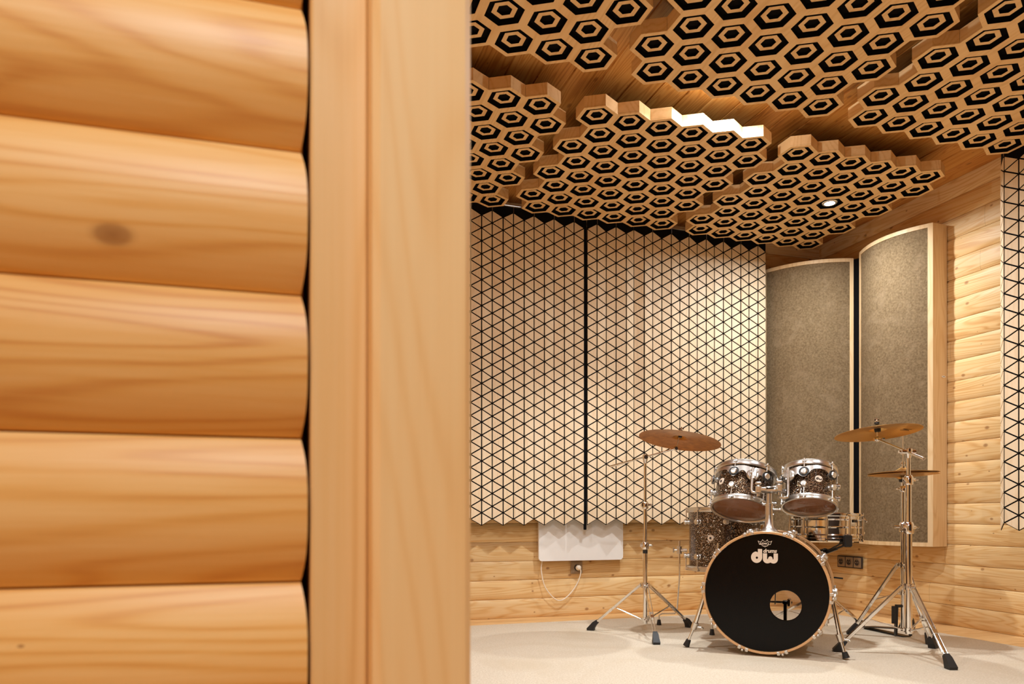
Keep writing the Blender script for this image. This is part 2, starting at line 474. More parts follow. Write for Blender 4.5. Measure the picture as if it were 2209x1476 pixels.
# ------------------------------------------------------------------ honeycomb ceiling panels
A = .17; RH = A / math.sqrt(3); ZP = 2.527
def hexa(cx, cy, r):
    return [(cx + r * math.cos(PI / 6 + k * PI / 3), cy + r * math.sin(PI / 6 + k * PI / 3)) for k in range(6)]
def honeycomb(skip=()):
    face, ring, felt, side = MB(), MB(), MB(), MB()
    cells = {(i, j): (A * (i + .5 * (j % 2)), A * .8660254 * j) for i in range(6) for j in range(8)}
    cen = list(cells.values())
    for (i, j), (cx, cy) in cells.items():
        o = hexa(cx, cy, RH); h = hexa(cx, cy, RH * .79)
        for k in range(6):
            l = (k + 1) % 6
            face.add([(o[k][0], o[k][1], 0), (o[l][0], o[l][1], 0), (h[l][0], h[l][1], 0), (h[k][0], h[k][1], 0),
                      (o[k][0], o[k][1], .006), (o[l][0], o[l][1], .006), (h[l][0], h[l][1], .006), (h[k][0], h[k][1], .006)],
                     [(0, 1, 2, 3), (4, 7, 6, 5)])
            felt.add([(h[k][0], h[k][1], .0004), (h[l][0], h[l][1], .0004), (h[l][0], h[l][1], .022), (h[k][0], h[k][1], .022)], [(0, 1, 2, 3)])
            mx, my = (o[k][0] + o[l][0]) / 2 * 2 - cx, (o[k][1] + o[l][1]) / 2 * 2 - cy
            if not any(abs(mx - c[0]) < .01 and abs(my - c[1]) < .01 for c in cen):
                e = Vector((o[l][0] - o[k][0], o[l][1] - o[k][1], 0)).normalized()
                for za, zb, ins in ((0, .006, 0), (.0068, .055, .0008)):
                    nx, ny = (mx - cx) / A * ins, (my - cy) / A * ins
                    side.add([(o[k][0] - nx, o[k][1] - ny, za), (o[l][0] - nx, o[l][1] - ny, za), (o[l][0] - nx, o[l][1] - ny, zb), (o[k][0] - nx, o[k][1] - ny, zb)], [(0, 1, 2, 3)])
        felt.prism(hexa(cx, cy, RH * .97), .022, .05)
        if (i, j) in skip: continue
        a1 = hexa(cx, cy, RH * .515); a2 = hexa(cx, cy, RH * .305)
        for k in range(6):
            l = (k + 1) % 6
            q = [(a1[k], .009), (a1[l], .009), (a2[l], .009), (a2[k], .009), (a1[k], .0218), (a1[l], .0218), (a2[l], .0218), (a2[k], .0218)]
            ring.add([(p[0], p[1], z) for p, z in q], [(0, 1, 2, 3), (0, 4, 5, 1), (3, 2, 6, 7)], 0)
            ring.m[-2] = 1; ring.m[-1] = 1
    return face, ring, felt, side
fm, rm, tm, sm = honeycomb()
ROWS = {(0, 1): 'far left honeycomb ceiling panel cut off by the door post, above the left wall curtain',
        (1, 1): 'honeycomb ceiling panel with a brightly lit front edge, above the gap between the wall curtains',
        (0, 0): 'honeycomb ceiling panel at the top beside the door post, nearest the camera on the left',
        (1, 0): 'largest looking honeycomb ceiling panel, top centre in front of the bare lit boards',
        (2, 0): 'honeycomb ceiling panel at the top right above the triangle curtain of the right wall',
        (2, 1): 'honeycomb ceiling panel holding the round glowing spotlight, over the corner absorbers'}
def hang_rods(root):
    for x, y in ((.15, .15), (.80, .15), (.15, .9), (.80, .9)):
        MB().cyl((x, y, .0505), (x, y, ZC - ZP), .004, n=8).obj('hanging_rod', M['satin'], root)
def make_panel(skip=()):
    f, r, t, s = honeycomb(skip) if skip else (fm, rm, tm, sm)
    root = thing('honeycomb_ceiling_panel', '', 'ceiling panel')
    f.obj('honeycomb_board', M['ply'], root, 20); r.obj('hexagon_inlays', [M['ply'], M['black']], root, 20)
    t.obj('felt_backing', M['black'], root, 20); s.obj('edge_band', M['ply'], root, 20); hang_rods(root)
    return root
proto = make_panel()
for (iu, iv), lab in ROWS.items():
    if (iu, iv) == (2, 1): o = make_panel(((3, 3),))
    elif (iu, iv) == (0, 1): o = proto
    else: o = copy_tree(proto)
    o.location = (.311 + 1.134 * iu, 1.70 + 1.425 * iv, ZP)
    o['label'] = lab; o['group'] = 'honeycomb panels under the ceiling'

# the one lamp in view, set into a honeycomb cell
lx, ly = .311 + 2.268 + A * 3.5, 3.125 + A * .8660254 * 3
sl = thing('ceiling_spotlight', 'small round glowing spotlight set into a cell of the honeycomb panel', 'spotlight', (lx, ly, ZP + .002))
MB().lathe([(.030, .000), (.040, .000), (.044, .004), (.044, .018), (.030, .018)], 32, closed=True).obj('bezel', M['satin'], sl)
MB().lathe([(0, .006), (.015, .005), (.0295, .003), (.0295, .017), (0, .017)], 32).obj('lens', M['lamp'], sl)
SC.objects['spot_light_drums'].location = (lx, ly, ZP - .004)

# ------------------------------------------------------------------ triangle-tile curtains
TS = .08; TW = TS * .8660254
def tile_curtain(path, zb, rows, root, nrm_side, ztop, edge=.004):
    """path: plan positions of the column lines; tips alternate from column line to column line"""
    N = len(path) - 1
    P = [Vector((p[0], p[1], 0)) for p in path]
    fab, til, hk = MB(), MB(), MB()
    zn = lambda k, m: zb + TS * m + (TS / 2 if k % 2 else 0)
    for k in range(N):
        a, c = P[k], P[k + 1]; d = (c - a); w = d.length; d = d.normalized(); n = Vector((-d.y, d.x, 0)) * nrm_side
        def q(s, z, off): return a + d * s + n * off + Vector((0, 0, z))
        za, zc = zn(k, 0), zn(k + 1, 0)
        # fabric
        vs = [q(0, za, 0), q(w, zc, 0), q(w, ztop, 0), q(0, ztop, 0), q(0, za, -.002), q(w, zc, -.002), q(w, ztop, -.002), q(0, ztop, -.002)]
        fab.add(vs, [(0, 1, 2, 3), (7, 6, 5, 4), (0, 4, 5, 1), (0, 3, 7, 4), (1, 5, 6, 2)])
        def tri(pts):
            cx = sum(p[0] for p in pts) / 3; cz = sum(p[1] for p in pts) / 3
            # inset edges by g: for these triangles scale about the incentre
            la = [math.dist(pts[(i + 1) % 3], pts[(i + 2) % 3]) for i in range(3)]; per = sum(la)
            ix = sum(l * p[0] for l, p in zip(la, pts)) / per; iz = sum(l * p[1] for l, p in zip(la, pts)) / per
            ar = abs((pts[1][0] - pts[0][0]) * (pts[2][1] - pts[0][1]) - (pts[2][0] - pts[0][0]) * (pts[1][1] - pts[0][1])) / 2
            rin = 2 * ar / per; s = max(.2, 1 - .0037 / rin)
            p2 = [(ix + (p[0] - ix) * s, iz + (p[1] - iz) * s) for p in pts]
            vs = [q(x, z, .0003) for x, z in p2] + [q(x, z, .0038) for x, z in p2]
            til.add(vs, [(2, 1, 0), (3, 4, 5), (0, 1, 4, 3), (1, 2, 5, 4), (2, 0, 3, 5)])
        # zigzag of triangles
        if za < zc:
            for m in range(rows):
                tri([(0, za + TS * m), (w, zc + TS * m), (0, za + TS * (m + 1))])
                if m < rows - 1 or True: tri([(0, za + TS * (m + 1)), (w, zc + TS * m), (w, zc + TS * (m + 1))])
            tri([(0, za + TS * rows), (w, zc + TS * rows), (0, za + TS * (rows + 1))]) if False else None
        else:
            for m in range(rows):
                tri([(w, zc + TS * m), (0, za + TS * m), (w, zc + TS * (m + 1))])
                tri([(w, zc + TS * (m + 1)), (0, za + TS * m), (0, za + TS * (m + 1))])
        if k % 2:
            MB().cyl(q(0, zn(k, rows) - .004, .006), q(0, zn(k, rows) + .035, .006), .0016, n=6).obj('hook', M['satin'], root)
    fab.obj('backing_fabric', M['black'], root, 30)
    til.obj('triangle_tiles', M['veneer'], root, 20)
def fold_path(start, step, n, amp, wave, creases={}, perp=(0, 1)):
    """plan path of n columns starting at start; step is the run direction, folds push along perp"""
    st = Vector(step).normalized(); pe = Vector(perp); p = Vector(start); out = [tuple(p)]; off = 0
    for k in range(n):
        o2 = (amp if k % 2 == 0 else 0) + wave(k + 1)
        if k in creases: o2 = off + creases[k]
        do = max(-.06, min(.06, o2 - off)); run = math.sqrt(max(1e-6, TW ** 2 - do ** 2))
        p = p + st * run + pe * do; off += do; out.append(tuple(p))
    return out
VC = 4.360
c1 = thing('tile_curtain', 'hanging curtain of wooden triangles left of the black gap, by the door post', 'curtain', (0, 0, 0), group='triangle tile curtains')
pth = fold_path((1.925, VC - .006), (-1, 0), 20, .007, lambda k: .004 * math.sin(k * .7), perp=(0, 1))
tile_curtain(pth, .60, 24, c1, 1, 2.592)
c2 = thing('tile_curtain', 'hanging curtain of wooden triangles right of the black gap, behind the drum kit', 'curtain', (0, 0, 0), group='triangle tile curtains')
pth = fold_path((1.945, VC - .004), (1, 0), 20, -.006, lambda k: .005 * math.sin(k * .55), {3: -.014, 4: .022, 5: -.024, 6: .012}, perp=(0, 1))
tile_curtain(pth, .60, 24, c2, -1, 2.592)
c3 = thing('tile_curtain', 'hanging curtain of wooden triangles on the right wall at the frame edge', 'curtain', (0, 0, 0), group='triangle tile curtains')
pth = fold_path((3.690, 2.888), (0, -1), 14, -.02, lambda k: .004 * math.sin(k * .9), {0: -.045, 1: .018}, perp=(1, 0))
tile_curtain(pth, .585, 24, c3, -1, 2.60)
# black side band of the left curtain (the dark strip between the two)
MB().bbox((1.935, VC + .004, 1.585), (.020, .006, 2.03), .002).obj('side_band', M['black'], c1)
# rails
def rail(p0, p1, label):
    r = thing('curtain_rail', label, 'curtain rail', p0, group='rails of the tile curtains')
    d = Vector(p1) - Vector(p0)
    MB().cyl((0, 0, 0), d, .0105, n=16).obj('tube', M['satin'], r)
    for t in (.08, .5, .92):
        q = d * t; MB().cyl(q + Vector((0, 0, .009)), q + Vector((0, 0, ZC - p0[2])), .006, n=8).obj('ceiling_bracket', M['satin'], r)
rail((.55, VC + .012, 2.607), (3.31, VC + .012, 2.607), 'grey metal curtain rail along the back wall, above the two wide curtains')
rail((3.655, 2.91, 2.615), (3.655, 1.95, 2.615), 'short metal curtain rail at the right wall under the ceiling')

# ------------------------------------------------------------------ curved corner absorbers
def absorber(label, cn, cf, d, sag, zb, zt, out_sign):
    """cn, cf: front corners in plan; the front bows outward"""
    a = Vector((cn[0], cn[1], 0)); e = Vector((cf[0], cf[1], 0)) - a; w = e.length; e.normalize()
    n = Vector((-e.y, e.x, 0)) * out_sign
    root = thing('acoustic_absorber', label, 'acoustic panel', (a.x, a.y, zb), group='curved corner absorbers')
    Mx = Matrix.Translation((0, 0, 0)) @ Matrix((e, n, Vector((0, 0, 1)))).transposed().to_4x4()
    H = zt - zb
    arc = lambda x: sag * (1 - (2 * x / w - 1) ** 2)
    ns = 24
    def plate(z0, z1, x0, x1, off0, off1):
        P = [(x0 + (x1 - x0) * i / ns) for i in range(ns + 1)]
        poly = [(x, arc(x) + off1) for x in P] + [(x, arc(x) * (0 if off0 == 'b' else 1) + (-d if off0 == 'b' else off0)) for x in reversed(P)]
        return MB().prism(poly, z0, z1, M=Mx)
    t = .024
    plate(H - t, H, 0, w, 'b', 0).obj('top_board', M['frame'], root, 30)
    plate(0, t, 0, w, 'b', 0).obj('bottom_board', M['frame'], root, 30)
    for x0, x1 in ((0, t), (w - t, w)):
        pl = MB().prism([(x0, -d), (x1, -d), (x1, arc(x1)), (x0, arc(x0))], t, H - t, M=Mx)
        pl.obj('side_board', M['frame'], root, 30)
    plate(t, H - t, t, w - t, -.012, -.005).obj('fabric_front', M['fabric'], root, 30)
    MB().prism([(t, -d), (w - t, -d), (w - t, -d + .006), (t, -d + .006)], t, H - t, M=Mx).obj('back_board', M['black'], root, 30)
    return root, Mx
lt, _m = absorber('tall grey fabric absorber with bowed front standing off the back corner, left of the pair', (3.352, 4.428), (3.780, 4.022), .035, .078, .478, 2.42, -1)
fs = MB().prism([(3.792, 4.048), (3.858, 3.950), (3.866, 3.956), (3.800, 4.054)], .0, 1.942)  # added black strip, stands in for the deep shade between the absorbers
fs.tf(Matrix.Translation((-3.352, -4.428, 0))).obj('gap_dark_strip', M['black'], lt, label='black strip added to darken the gap beside the absorber')
rt, Mx = absorber('tall grey fabric absorber with bowed front and deep wooden side, right of the pair', (3.768, 3.380), (3.734, 3.924), .118, .085, .476, 2.42, 1)
# small oval maker's plate on the side board
pl = MB().join(flat([circle(0, 0, 1, 32)], ext=.0006).tf(Matrix.Scale(.0145, 4, (1, 0, 0)) @ Matrix.Scale(.0065, 4, (0, 1, 0)) @ Matrix.Rotation(0, 4, 'X')))
RY = Matrix.Rotation(PI / 2, 4, 'X')
pl.tf(Matrix.Translation((.083, -.0012, 1.50 - .476)) @ RY)
po = pl.obj('oval_plate', M['white'], rt, label='small white oval plate on the wooden side')
ink = MB()
for x in (-.007, -.003, .0005, .004, .007): ink.box((x, 0, .0004), (.0026, .0028, .0004))
ink.tf(Matrix.Translation((.083, -.0016, 1.50 - .476)) @ RY)
ink.obj('lettering', M['socket_dark'], po)

# ------------------------------------------------------------------ heater, sockets, cable
hx0, hx1, hz0, hz1 = 1.638, 2.238, .368, .78
def rrect(x0, x1, z0, z1, r, n=8):
    P = []
    for cx, cz, a in ((x1 - r, z1 - r, 0), (x0 + r, z1 - r, PI / 2), (x0 + r, z0 + r, PI), (x1 - r, z0 + r, 1.5 * PI)):
        P += [(cx + r * math.cos(a + PI / 2 * i / n), cz + r * math.sin(a + PI / 2 * i / n)) for i in range(n + 1)]
    return P
ht = thing('panel_heater', 'white flat wall heater with rounded corners under the tile curtains', 'heater', ((hx0 + hx1) / 2, WV, hz0))
XZ = Matrix.Translation((-(hx0 + hx1) / 2, 0, -hz0)) @ Matrix.Rotation(PI / 2, 4, 'X')
MB().prism(rrect(hx0, hx1, hz0, hz1, .022), .050, .068, M=XZ).obj('front_panel', M['white'], ht, 30)
MB().prism(rrect(hx0 + .008, hx1 - .008, hz0 + .008, hz1 - .008, .02), .030, .0498, M=XZ).obj('rear_casing', M['white'], ht, 30)
for x_ in (-.2, .2): MB().box((x_, -.02, .25), (.03, .040, .06)).obj('wall_bracket', M['satin'], ht)

def socket(label, c, n, frames, R):
    root = thing('power_socket', label, 'socket', c, R)
    w = .075
    W = w * frames
    MB().bbox((0, -.004, 0), (W + .008, .009, .083), .002).obj('surround', M['socket_dark'] if frames > 1 else M['socket'], root)
    for i in range(frames):
        x = (i - (frames - 1) / 2) * w
        ins = MB()
        ins.bbox((x, -.0095, 0), (w - .008, .004, w - .006), .0015)
        pr = MB().lathe([(.0215, 0), (.0245, 0), (.0245, .004), (.0215, .004)], 28, closed=True)
        ins.join(pr, Matrix.Translation((x, -.0115, 0)) @ Matrix.Rotation(PI / 2, 4, 'X'))
        io = ins.obj('socket_insert', M['socket'], root)
        cup = MB().lathe([(0, .0008), (.021, .0008), (.021, -.0004), (0, -.0004)], 28).tf(Matrix.Translation((x, -.0125, 0)) @ Matrix.Rotation(PI / 2, 4, 'X'))
        cup.obj('recess', M['socket_dark'], io)
        MB().cyl((x - .009, -.0132, 0), (x - .009, -.0145, 0), .0028, n=10).cyl((x + .009, -.0132, 0), (x + .009, -.0145, 0), .0028, n=10).box((x, -.0138, .017), (.004, .002, .005)).obj('contacts', M['satin'], io)
    return root
socket('single grey wall socket with a white plug, below the wall heater', (1.921, WV - .0145, .319), 0, 1, Matrix.Rotation(0, 3, 'Z'))
socket('triple grey socket strip low on the right wall behind the drum kit', (WU - .0145, 4.165, .334), 0, 3, Matrix.Rotation(-PI / 2, 3, 'Z'))
cb = thing('power_cable', 'white power cable looping from the heater down to the wall socket', 'cable', (1.66, WV - .04, .37))
def bez(P, n=14):
    out = []
    for i in range(len(P) - 1):
        p0 = P[max(i - 1, 0)]; p1 = P[i]; p2 = P[i + 1]; p3 = P[min(i + 2, len(P) - 1)]
        for k in range(n):
            t = k / n
            out.append(.5 * ((2 * p1) + (p2 - p0) * t + (2 * p0 - 5 * p1 + 4 * p2 - p3) * t * t + (3 * p1 - p0 - 3 * p2 + p3) * t ** 3))
    out.append(P[-1]); return out
o0 = Vector((1.66, WV - .04, .37))
cpts = [Vector(p) - o0 for p in ((1.672, WV - .035, .366), (1.665, WV - .040, .30), (1.690, WV - .042, .20), (1.75, WV - .044, .125), (1.80, WV - .045, .108), (1.86, WV - .045, .145), (1.915, WV - .045, .215), (1.938, WV - .050, .285), (1.931, WV - .050, .320))]
MB().tube(bez(cpts), .0038, 8).obj('cord', M['cable'], cb)
MB().lathe([(0, 0), (.016, 0), (.018, .004), (.018, .016), (.010, .028), (0, .03)], 20).tf(Matrix.Translation(Vector((1.926, WV - .030, .318)) - o0) @ Matrix.Rotation(PI / 2, 4, 'X')).obj('plug', M['cable'], cb)

# ------------------------------------------------------------------ drum kit helpers
def axis_frame(ax_cam):
    """rotation whose z is the given camera-aligned direction and whose -y faces the camera"""
    z = K(*ax_cam).normalized() if len(ax_cam) == 3 else None
    x = K(1, 0, 0); x = (x - z * x.dot(z)).normalized(); y = z.cross(x)
    return Matrix((x, y, z)).transposed()
def hoop(r, h, n=64, ears=0):
    """die-cast hoop standing from z=0 to z=h around a shell of radius r"""
    return MB().lathe([(r, 0), (r + .010, 0), (r + .012, .003), (r + .012, h * .42), (r + .007, h * .5), (r + .007, h * .86), (r + .011, h * .92), (r + .010, h), (r + .003, h), (r + .001, h * .9), (r, h * .5)], n, closed=True)
def turret(r, a, z):
    """round two-step lug standing off the shell, plus its frame"""
    L = MB().lathe([(0, .0), (.0155, .0), (.0155, .006), (.012, .009), (.012, .014), (.0165, .017), (.0165, .026), (.0125, .031), (0, .032)], 24)
    Mt = Matrix.Rotation(a, 4, 'Z') @ Matrix.Translation((r, 0, z)) @ Matrix.Rotation(PI / 2, 4, 'Y')
    return L.tf(Mt)
def radial(r, a, z): return Vector((r * math.cos(a), r * math.sin(a), z))
def make_tom(name, label, cat, loc, R, r, H, nl, a_off, mount_a=None, badge_a=None, topmat='coated', group='glitter drums of the kit', lug_in=.045, logo=False, grom=True, midlug=False):
    root = thing(name, label, cat, loc, R, group)
    h = .028
    z0, z1 = .012, H - .012
    sh = MB().lathe([(r, z0), (r, z1), (r - .007, z1), (r - .007, z0)], 72, closed=True, mis=[0, 1, 1, 1])
    so = sh.obj('shell', [M['glitter'], M['innerwood']], root, 35)
    hoop(r + .002, h).tf(Matrix.Translation((0, 0, H - h))).obj('top_hoop', M['satin'], root, 35)
    hoop(r + .002, h).tf(Matrix.Translation((0, 0, h)) @ Matrix.Rotation(PI, 4, 'X')).obj('bottom_hoop', M['satin'], root, 35)
    MB().lathe([(0, H - .006), (r * .96, H - .006), (r + .0015, H - .010)], 48).obj('top_skin', M[topmat], root)
    MB().lathe([(0, .0066), (r * .97, .0066), (r + .0015, .009)], 48).obj('bottom_skin', M['clear'], root)
    for k in range(nl):
        a = a_off + 2 * PI * k / nl
        for zz, zh, sgn in ((H - h - lug_in, H, 1), (h + lug_in, 0, -1)):
            lo = turret(r, a, zz).obj('lug', M['satin'], root, 35)
            rd = MB().cyl(radial(r + .017, a, zz), radial(r + .017, a, zh + (-.006 if sgn > 0 else .006)), .0032, n=8)
            rd.join(MB().box((0, 0, 0), (.014, .020, .007)), Matrix.Rotation(a, 4, 'Z') @ Matrix.Translation((r + .014, 0, zh - sgn * .012)))
            rd.cyl(radial(r + .017, a, zh - sgn * .009), radial(r + .017, a, zh + sgn * .001), .0048, n=8)
            rd.obj('tension_rod', M['satin'], lo, 35)
    if badge_a is not None:
        bz = H * .52
        bd = MB().join(MB().lathe([(0, .003), (.017, .003), (.0185, .001), (.0185, 0), (0, 0)], 28), Matrix.Rotation(badge_a, 4, 'Z') @ Matrix.Translation((r + .0002, 0, bz)) @ Matrix.Rotation(PI / 2, 4, 'Y'))
        bo = bd.obj('badge', M['print'], root, label='round cream badge with small dark letters')
        if logo:
            BM = Matrix.Rotation(badge_a, 4, 'Z') @ Matrix.Translation((r + .0036, 0, bz)) @ Matrix(((0, 0, 1), (1, 0, 0), (0, 1, 0))).to_4x4() @ Matrix.Scale(.00050, 4)
            dw_logo().tf(BM).obj('badge_lettering', M['brown_print'], bo)
        else:
            MB().cyl(radial(r, badge_a, bz), radial(r + .006, badge_a, bz), .006, n=12).obj('vent', M['socket_dark'], bo)
    return root
def band(r, a0, a1, zf, n=40, t=.0025):
    """curved plate on a cylinder; zf(s) -> (zlow, zhigh)"""
    b = MB(); vs = []
    for i in range(n + 1):
        s = i / n; a = a0 + (a1 - a0) * s; lo, hi = zf(s)
        vs += [radial(r, a, lo), radial(r, a, hi), radial(r + t, a, hi), radial(r + t, a, lo)]
    fs = []
    for i in range(n):
        for k in range(4):
            l = (k + 1) % 4
            fs.append((i * 4 + k, (i + 1) * 4 + k, (i + 1) * 4 + l, i * 4 + l))
    fs += [(3, 2, 1, 0), (n * 4, n * 4 + 1, n * 4 + 2, n * 4 + 3)]
    return b.add(vs, fs)

def dw_logo():
    """lower-case d and w in fat rounded strokes; units: 1 = one head-photo pixel, origin at the d/w middle"""
    k = 80 / 1476; cx, cy = 700, 950
    T = lambda P: [((x - cx) * k, -(y - cy) * k) for x, y in P]
    bowl = [(385 + 232 * math.cos(a), 1000 + 232 * math.sin(a)) for a in [PI * .5 + PI * 1.06 * i / 30 for i in range(31)]]
    d = [(605, 665), (605, 1000)] + [(375 + 230 * math.cos(a), 1000 + 232 * math.sin(a)) for a in [PI * .5 * i / 14 for i in range(1, 15)]] + bowl[1:-3] + [(432, 800), (432, 665)]
    hole = circle(390, 1020, 46, 24)
    w = [(635, 835), (805, 835), (805, 1055), (822, 1078), (846, 1055)]
    w += [(938 - 92 * math.cos(a), 1050 - 95 * math.sin(a)) for a in [PI * i / 12 for i in range(1, 12)]]
    w += [(1030, 1055), (1048, 1078), (1068, 1055), (1068, 835), (1240, 835), (1240, 1060)]
    w += [(1240 - 178 + 178 * math.cos(a), 1062 + 176 * math.sin(a)) for a in [PI * .5 * i / 8 for i in range(1, 9)]]
    w += [(1000, 1228), (938, 1200), (880, 1228), (820, 1238)]
    w += [(813 - 178 * math.sin(a), 1062 + 176 * math.cos(a)) for a in [PI * .5 * i / 8 for i in range(1, 9)]]
    return flat([T(d), T(hole)], ext=.02).join(flat([T(w)], ext=.02))

# ------------------------------------------------------------------ bass drum
BR = .2865
bx, by = K(.9063, -.4226), K(.4226, .9063)          # across and along the drum
RB = Matrix((bx, by, Vector((0, 0, 1)))).transposed()
BC = K(1.175, 3.40, .3055)
bass = thing('bass_drum', 'large bass drum with glossy black front head and maple hoop standing on the carpet', 'bass drum', (BC.x, BC.y, 0.008), RB, 'glitter drums of the kit')
ZB = BC.z - .008
YM = Matrix.Translation((0, 0, ZB)) @ Matrix.Rotation(-PI / 2, 4, 'X')     # lathe axis -> +y
DEP = .42
rs = .272
MB().lathe([(rs, .03), (rs, DEP - .03), (rs - .008, DEP - .03), (rs - .008, .03)], 96, closed=True, mis=[0, 1, 1, 1]).tf(YM).obj('shell', [M['glitter'], M['innerwood']], bass, 35)
hp = [(rs + .003, 0), (rs + .0115, -.0005), (BR - .001, .001), (BR, .004), (BR, .037), (BR - .002, .040), (rs + .003, .040)]
MB().lathe(hp, 96, closed=True).tf(YM).obj('front_hoop', M['hoopwood'], bass, 35)
MB().lathe(hp, 96, closed=True).tf(Matrix.Translation((0, DEP - .04, 0)) @ YM).obj('rear_hoop', M['hoopwood'], bass, 35)
hx, hz, hr = .0888, -.0545, .0695
XZ2 = Matrix.Translation((0, .012, ZB)) @ Matrix.Rotation(PI / 2, 4, 'X')
hd = flat([circle(0, 0, rs + .002, 96), circle(hx, hz, hr, 64)], ext=.0006).tf(XZ2)
head = hd.obj('front_head', M['headblack'], bass, 20, label='glossy black front head with round port hole')
MB().lathe([(hr - .0005, -.0012), (hr + .003, -.0016), (hr + .003, .0016), (hr - .0005, .0012)], 48, closed=True).tf(Matrix.Translation((hx, .012, ZB + hz)) @ Matrix.Rotation(PI / 2, 4, 'X')).obj('port_ring', M['headblack'], head)
MB().lathe([(0, DEP - .012), (rs + .002, DEP - .012), (rs + .002, DEP - .0125), (0, DEP - .0125)], 64).tf(YM).obj('rear_head', M['clear'], bass)
sx, sz = BR / 142, BR / 134
def on_head(b, px, py, k=1.0):
    """2D shape in photo pixels, y up, put on the black head at pixel (px, py)"""
    return b.tf(Matrix.Translation(((px - 1650) * sx, .0112, ZB + (1281 - py) * sz)) @ Matrix.Rotation(PI / 2, 4, 'X') @ Matrix.Diagonal((sx * k, sz * k, .004, 1)))
lg = dw_logo()
on_head(lg, 1648, 1201.5).obj('logo_letters', M['print'], head, label='cream rounded lower-case letters dw')
tx = flat(None, 'drums', size=11.6, off=.35, shear=.25, ext=.02)
on_head(tx, 1644.6, 1193.6).obj('small_lettering', M['print'], head, label='cream small word drums')
# crown emblem
def stroke(P, w):
    b = MB()
    for p, q in zip(P[:-1], P[1:]):
        p = Vector((p[0], p[1], 0)); q = Vector((q[0], q[1], 0)); d = (q - p).normalized(); n = Vector((-d.y, d.x, 0)) * w / 2; e = d * w * .3
        b.add([p - n - e, q - n + e, q + n + e, p + n - e, *(v + Vector((0, 0, .05)) for v in (p - n - e, q - n + e, q + n + e, p + n - e))], [(3, 2, 1, 0), (4, 5, 6, 7), (0, 1, 5, 4), (1, 2, 6, 5), (2, 3, 7, 6), (3, 0, 4, 7)])
    return b
k = 80 / 1476
cr = [(500, 485), (440, 340), (500, 375), (585, 368), (625, 285), (665, 345), (720, 360), (775, 345), (815, 285), (855, 368), (940, 375), (1000, 340), (940, 485), (860, 490), (820, 535), (720, 580), (620, 535), (590, 490), (500, 485)]
crs = stroke([((x - 720) * k, -(y - 440) * k) for x, y in cr], .8)
crs.join(flat(None, 'REMO', size=7.4, off=.12, ext=.02).tf(Matrix.Translation((-11.2, -2.4, 0)) @ Matrix.Diagonal((1.0, .82, 1, 1))))
crs.join(stroke([(-6.6, -5.2), (6.6, -5.2)], .8))
on_head(crs, 1649, 1173.8).obj('crown_emblem', M['print'], head, label='small outlined crown emblem')
# claws
for kf in range(10):
    a = math.radians(20.6 + 36 * kf)
    for end, y0 in ((0, 0), (1, DEP - .04)):
        b = MB()
        for da in (-.062, .062):
            q = Matrix.Rotation(da, 4, 'Z')
            b.join(MB().bbox((0, BR + .002, .020), (.014, .008, .046), .002), q)
            if not end: b.join(MB().bbox((0, BR - .005, -.0025), (.014, .012, .004), .0015), q)
            else: b.join(MB().bbox((0, BR - .005, .0425), (.014, .012, .004), .0015), q)
        b.join(MB().bbox((0, BR + .003, .028 if not end else .012), (.040, .007, .012), .002))
        b.cyl((0, BR + .0045, -.006 if not end else -.03), (0, BR + .0045, .075 if not end else .046), .0034, n=8)
        b.ball((0, BR + .0040, -.006 if not end else .046), .006, 10)
        # local: x tangential, y radial, z along drum
        Mc = Matrix.Translation((0, y0, ZB)) @ Matrix(((1, 0, 0), (0, 0, 1), (0, 1, 0))).to_4x4() @ Matrix.Rotation(-a, 4, 'Z')
        b.tf(Mc).obj('claw', M['satin'], bass, 35)
    for yy in (.085, DEP - .085):
        t = turret(rs, 0, 0)
        Mt = Matrix.Translation((0, yy, ZB)) @ Matrix.Rotation(a - PI / 2, 4, 'Y')
        t.tf(Mt).obj('lug', M['satin'], bass, 35)
# spurs (world positions given in camera-aligned coordinates)
inv = (Matrix.Translation(bass.location) @ RB.to_4x4()).inverted()
def BL(X, Y, z): return inv @ K(X, Y, z)
for top, knee, foot in (((.950, 3.60, .285), (.902, 3.624, .115), (.868, 3.65, .0155)), ((1.475, 3.372, .285), (1.503, 3.35, .100), (1.522, 3.335, .0155))):
    t, kn, f = BL(*top), BL(*knee), BL(*foot)
    b = MB().cyl(t, kn, .0105, n=14).cyl(t + (t - kn) * .06, t, .013, n=14).ball(t, .017, 12)
    b.cyl(kn, kn + (f - kn) * .72, .0065, n=12)
    sp = b.obj('spur', M['chrome'], bass)
    d = (f - kn).normalized()
    kb = MB().cyl(kn - d * .022, kn + d * .012, .0165, .0145, n=14).cyl(kn + Vector((.0, .0, 0)), kn + Vector((.034, .004, -.004)), .006, n=10).bbox(kn + Vector((.038, .004, -.006)), (.012, .022, .010), .003)
    kb.obj('wing_clamp', M['satin'], sp)
    MB().cyl(kn + (f - kn) * .68, f, .0115, .0165, n=14).obj('rubber_foot', M['rubber'], sp)
    MB().lathe([(0, 0), (.024, 0), (.024, .008), (.018, .016), (0, .018)], 20).tf(Matrix.Translation((math.copysign(rs - .001, t.x), t.y, ZB - .02)) @ Matrix.Rotation(math.copysign(PI / 2, t.x), 4, 'Y')).obj('spur_bracket', M['satin'], sp)

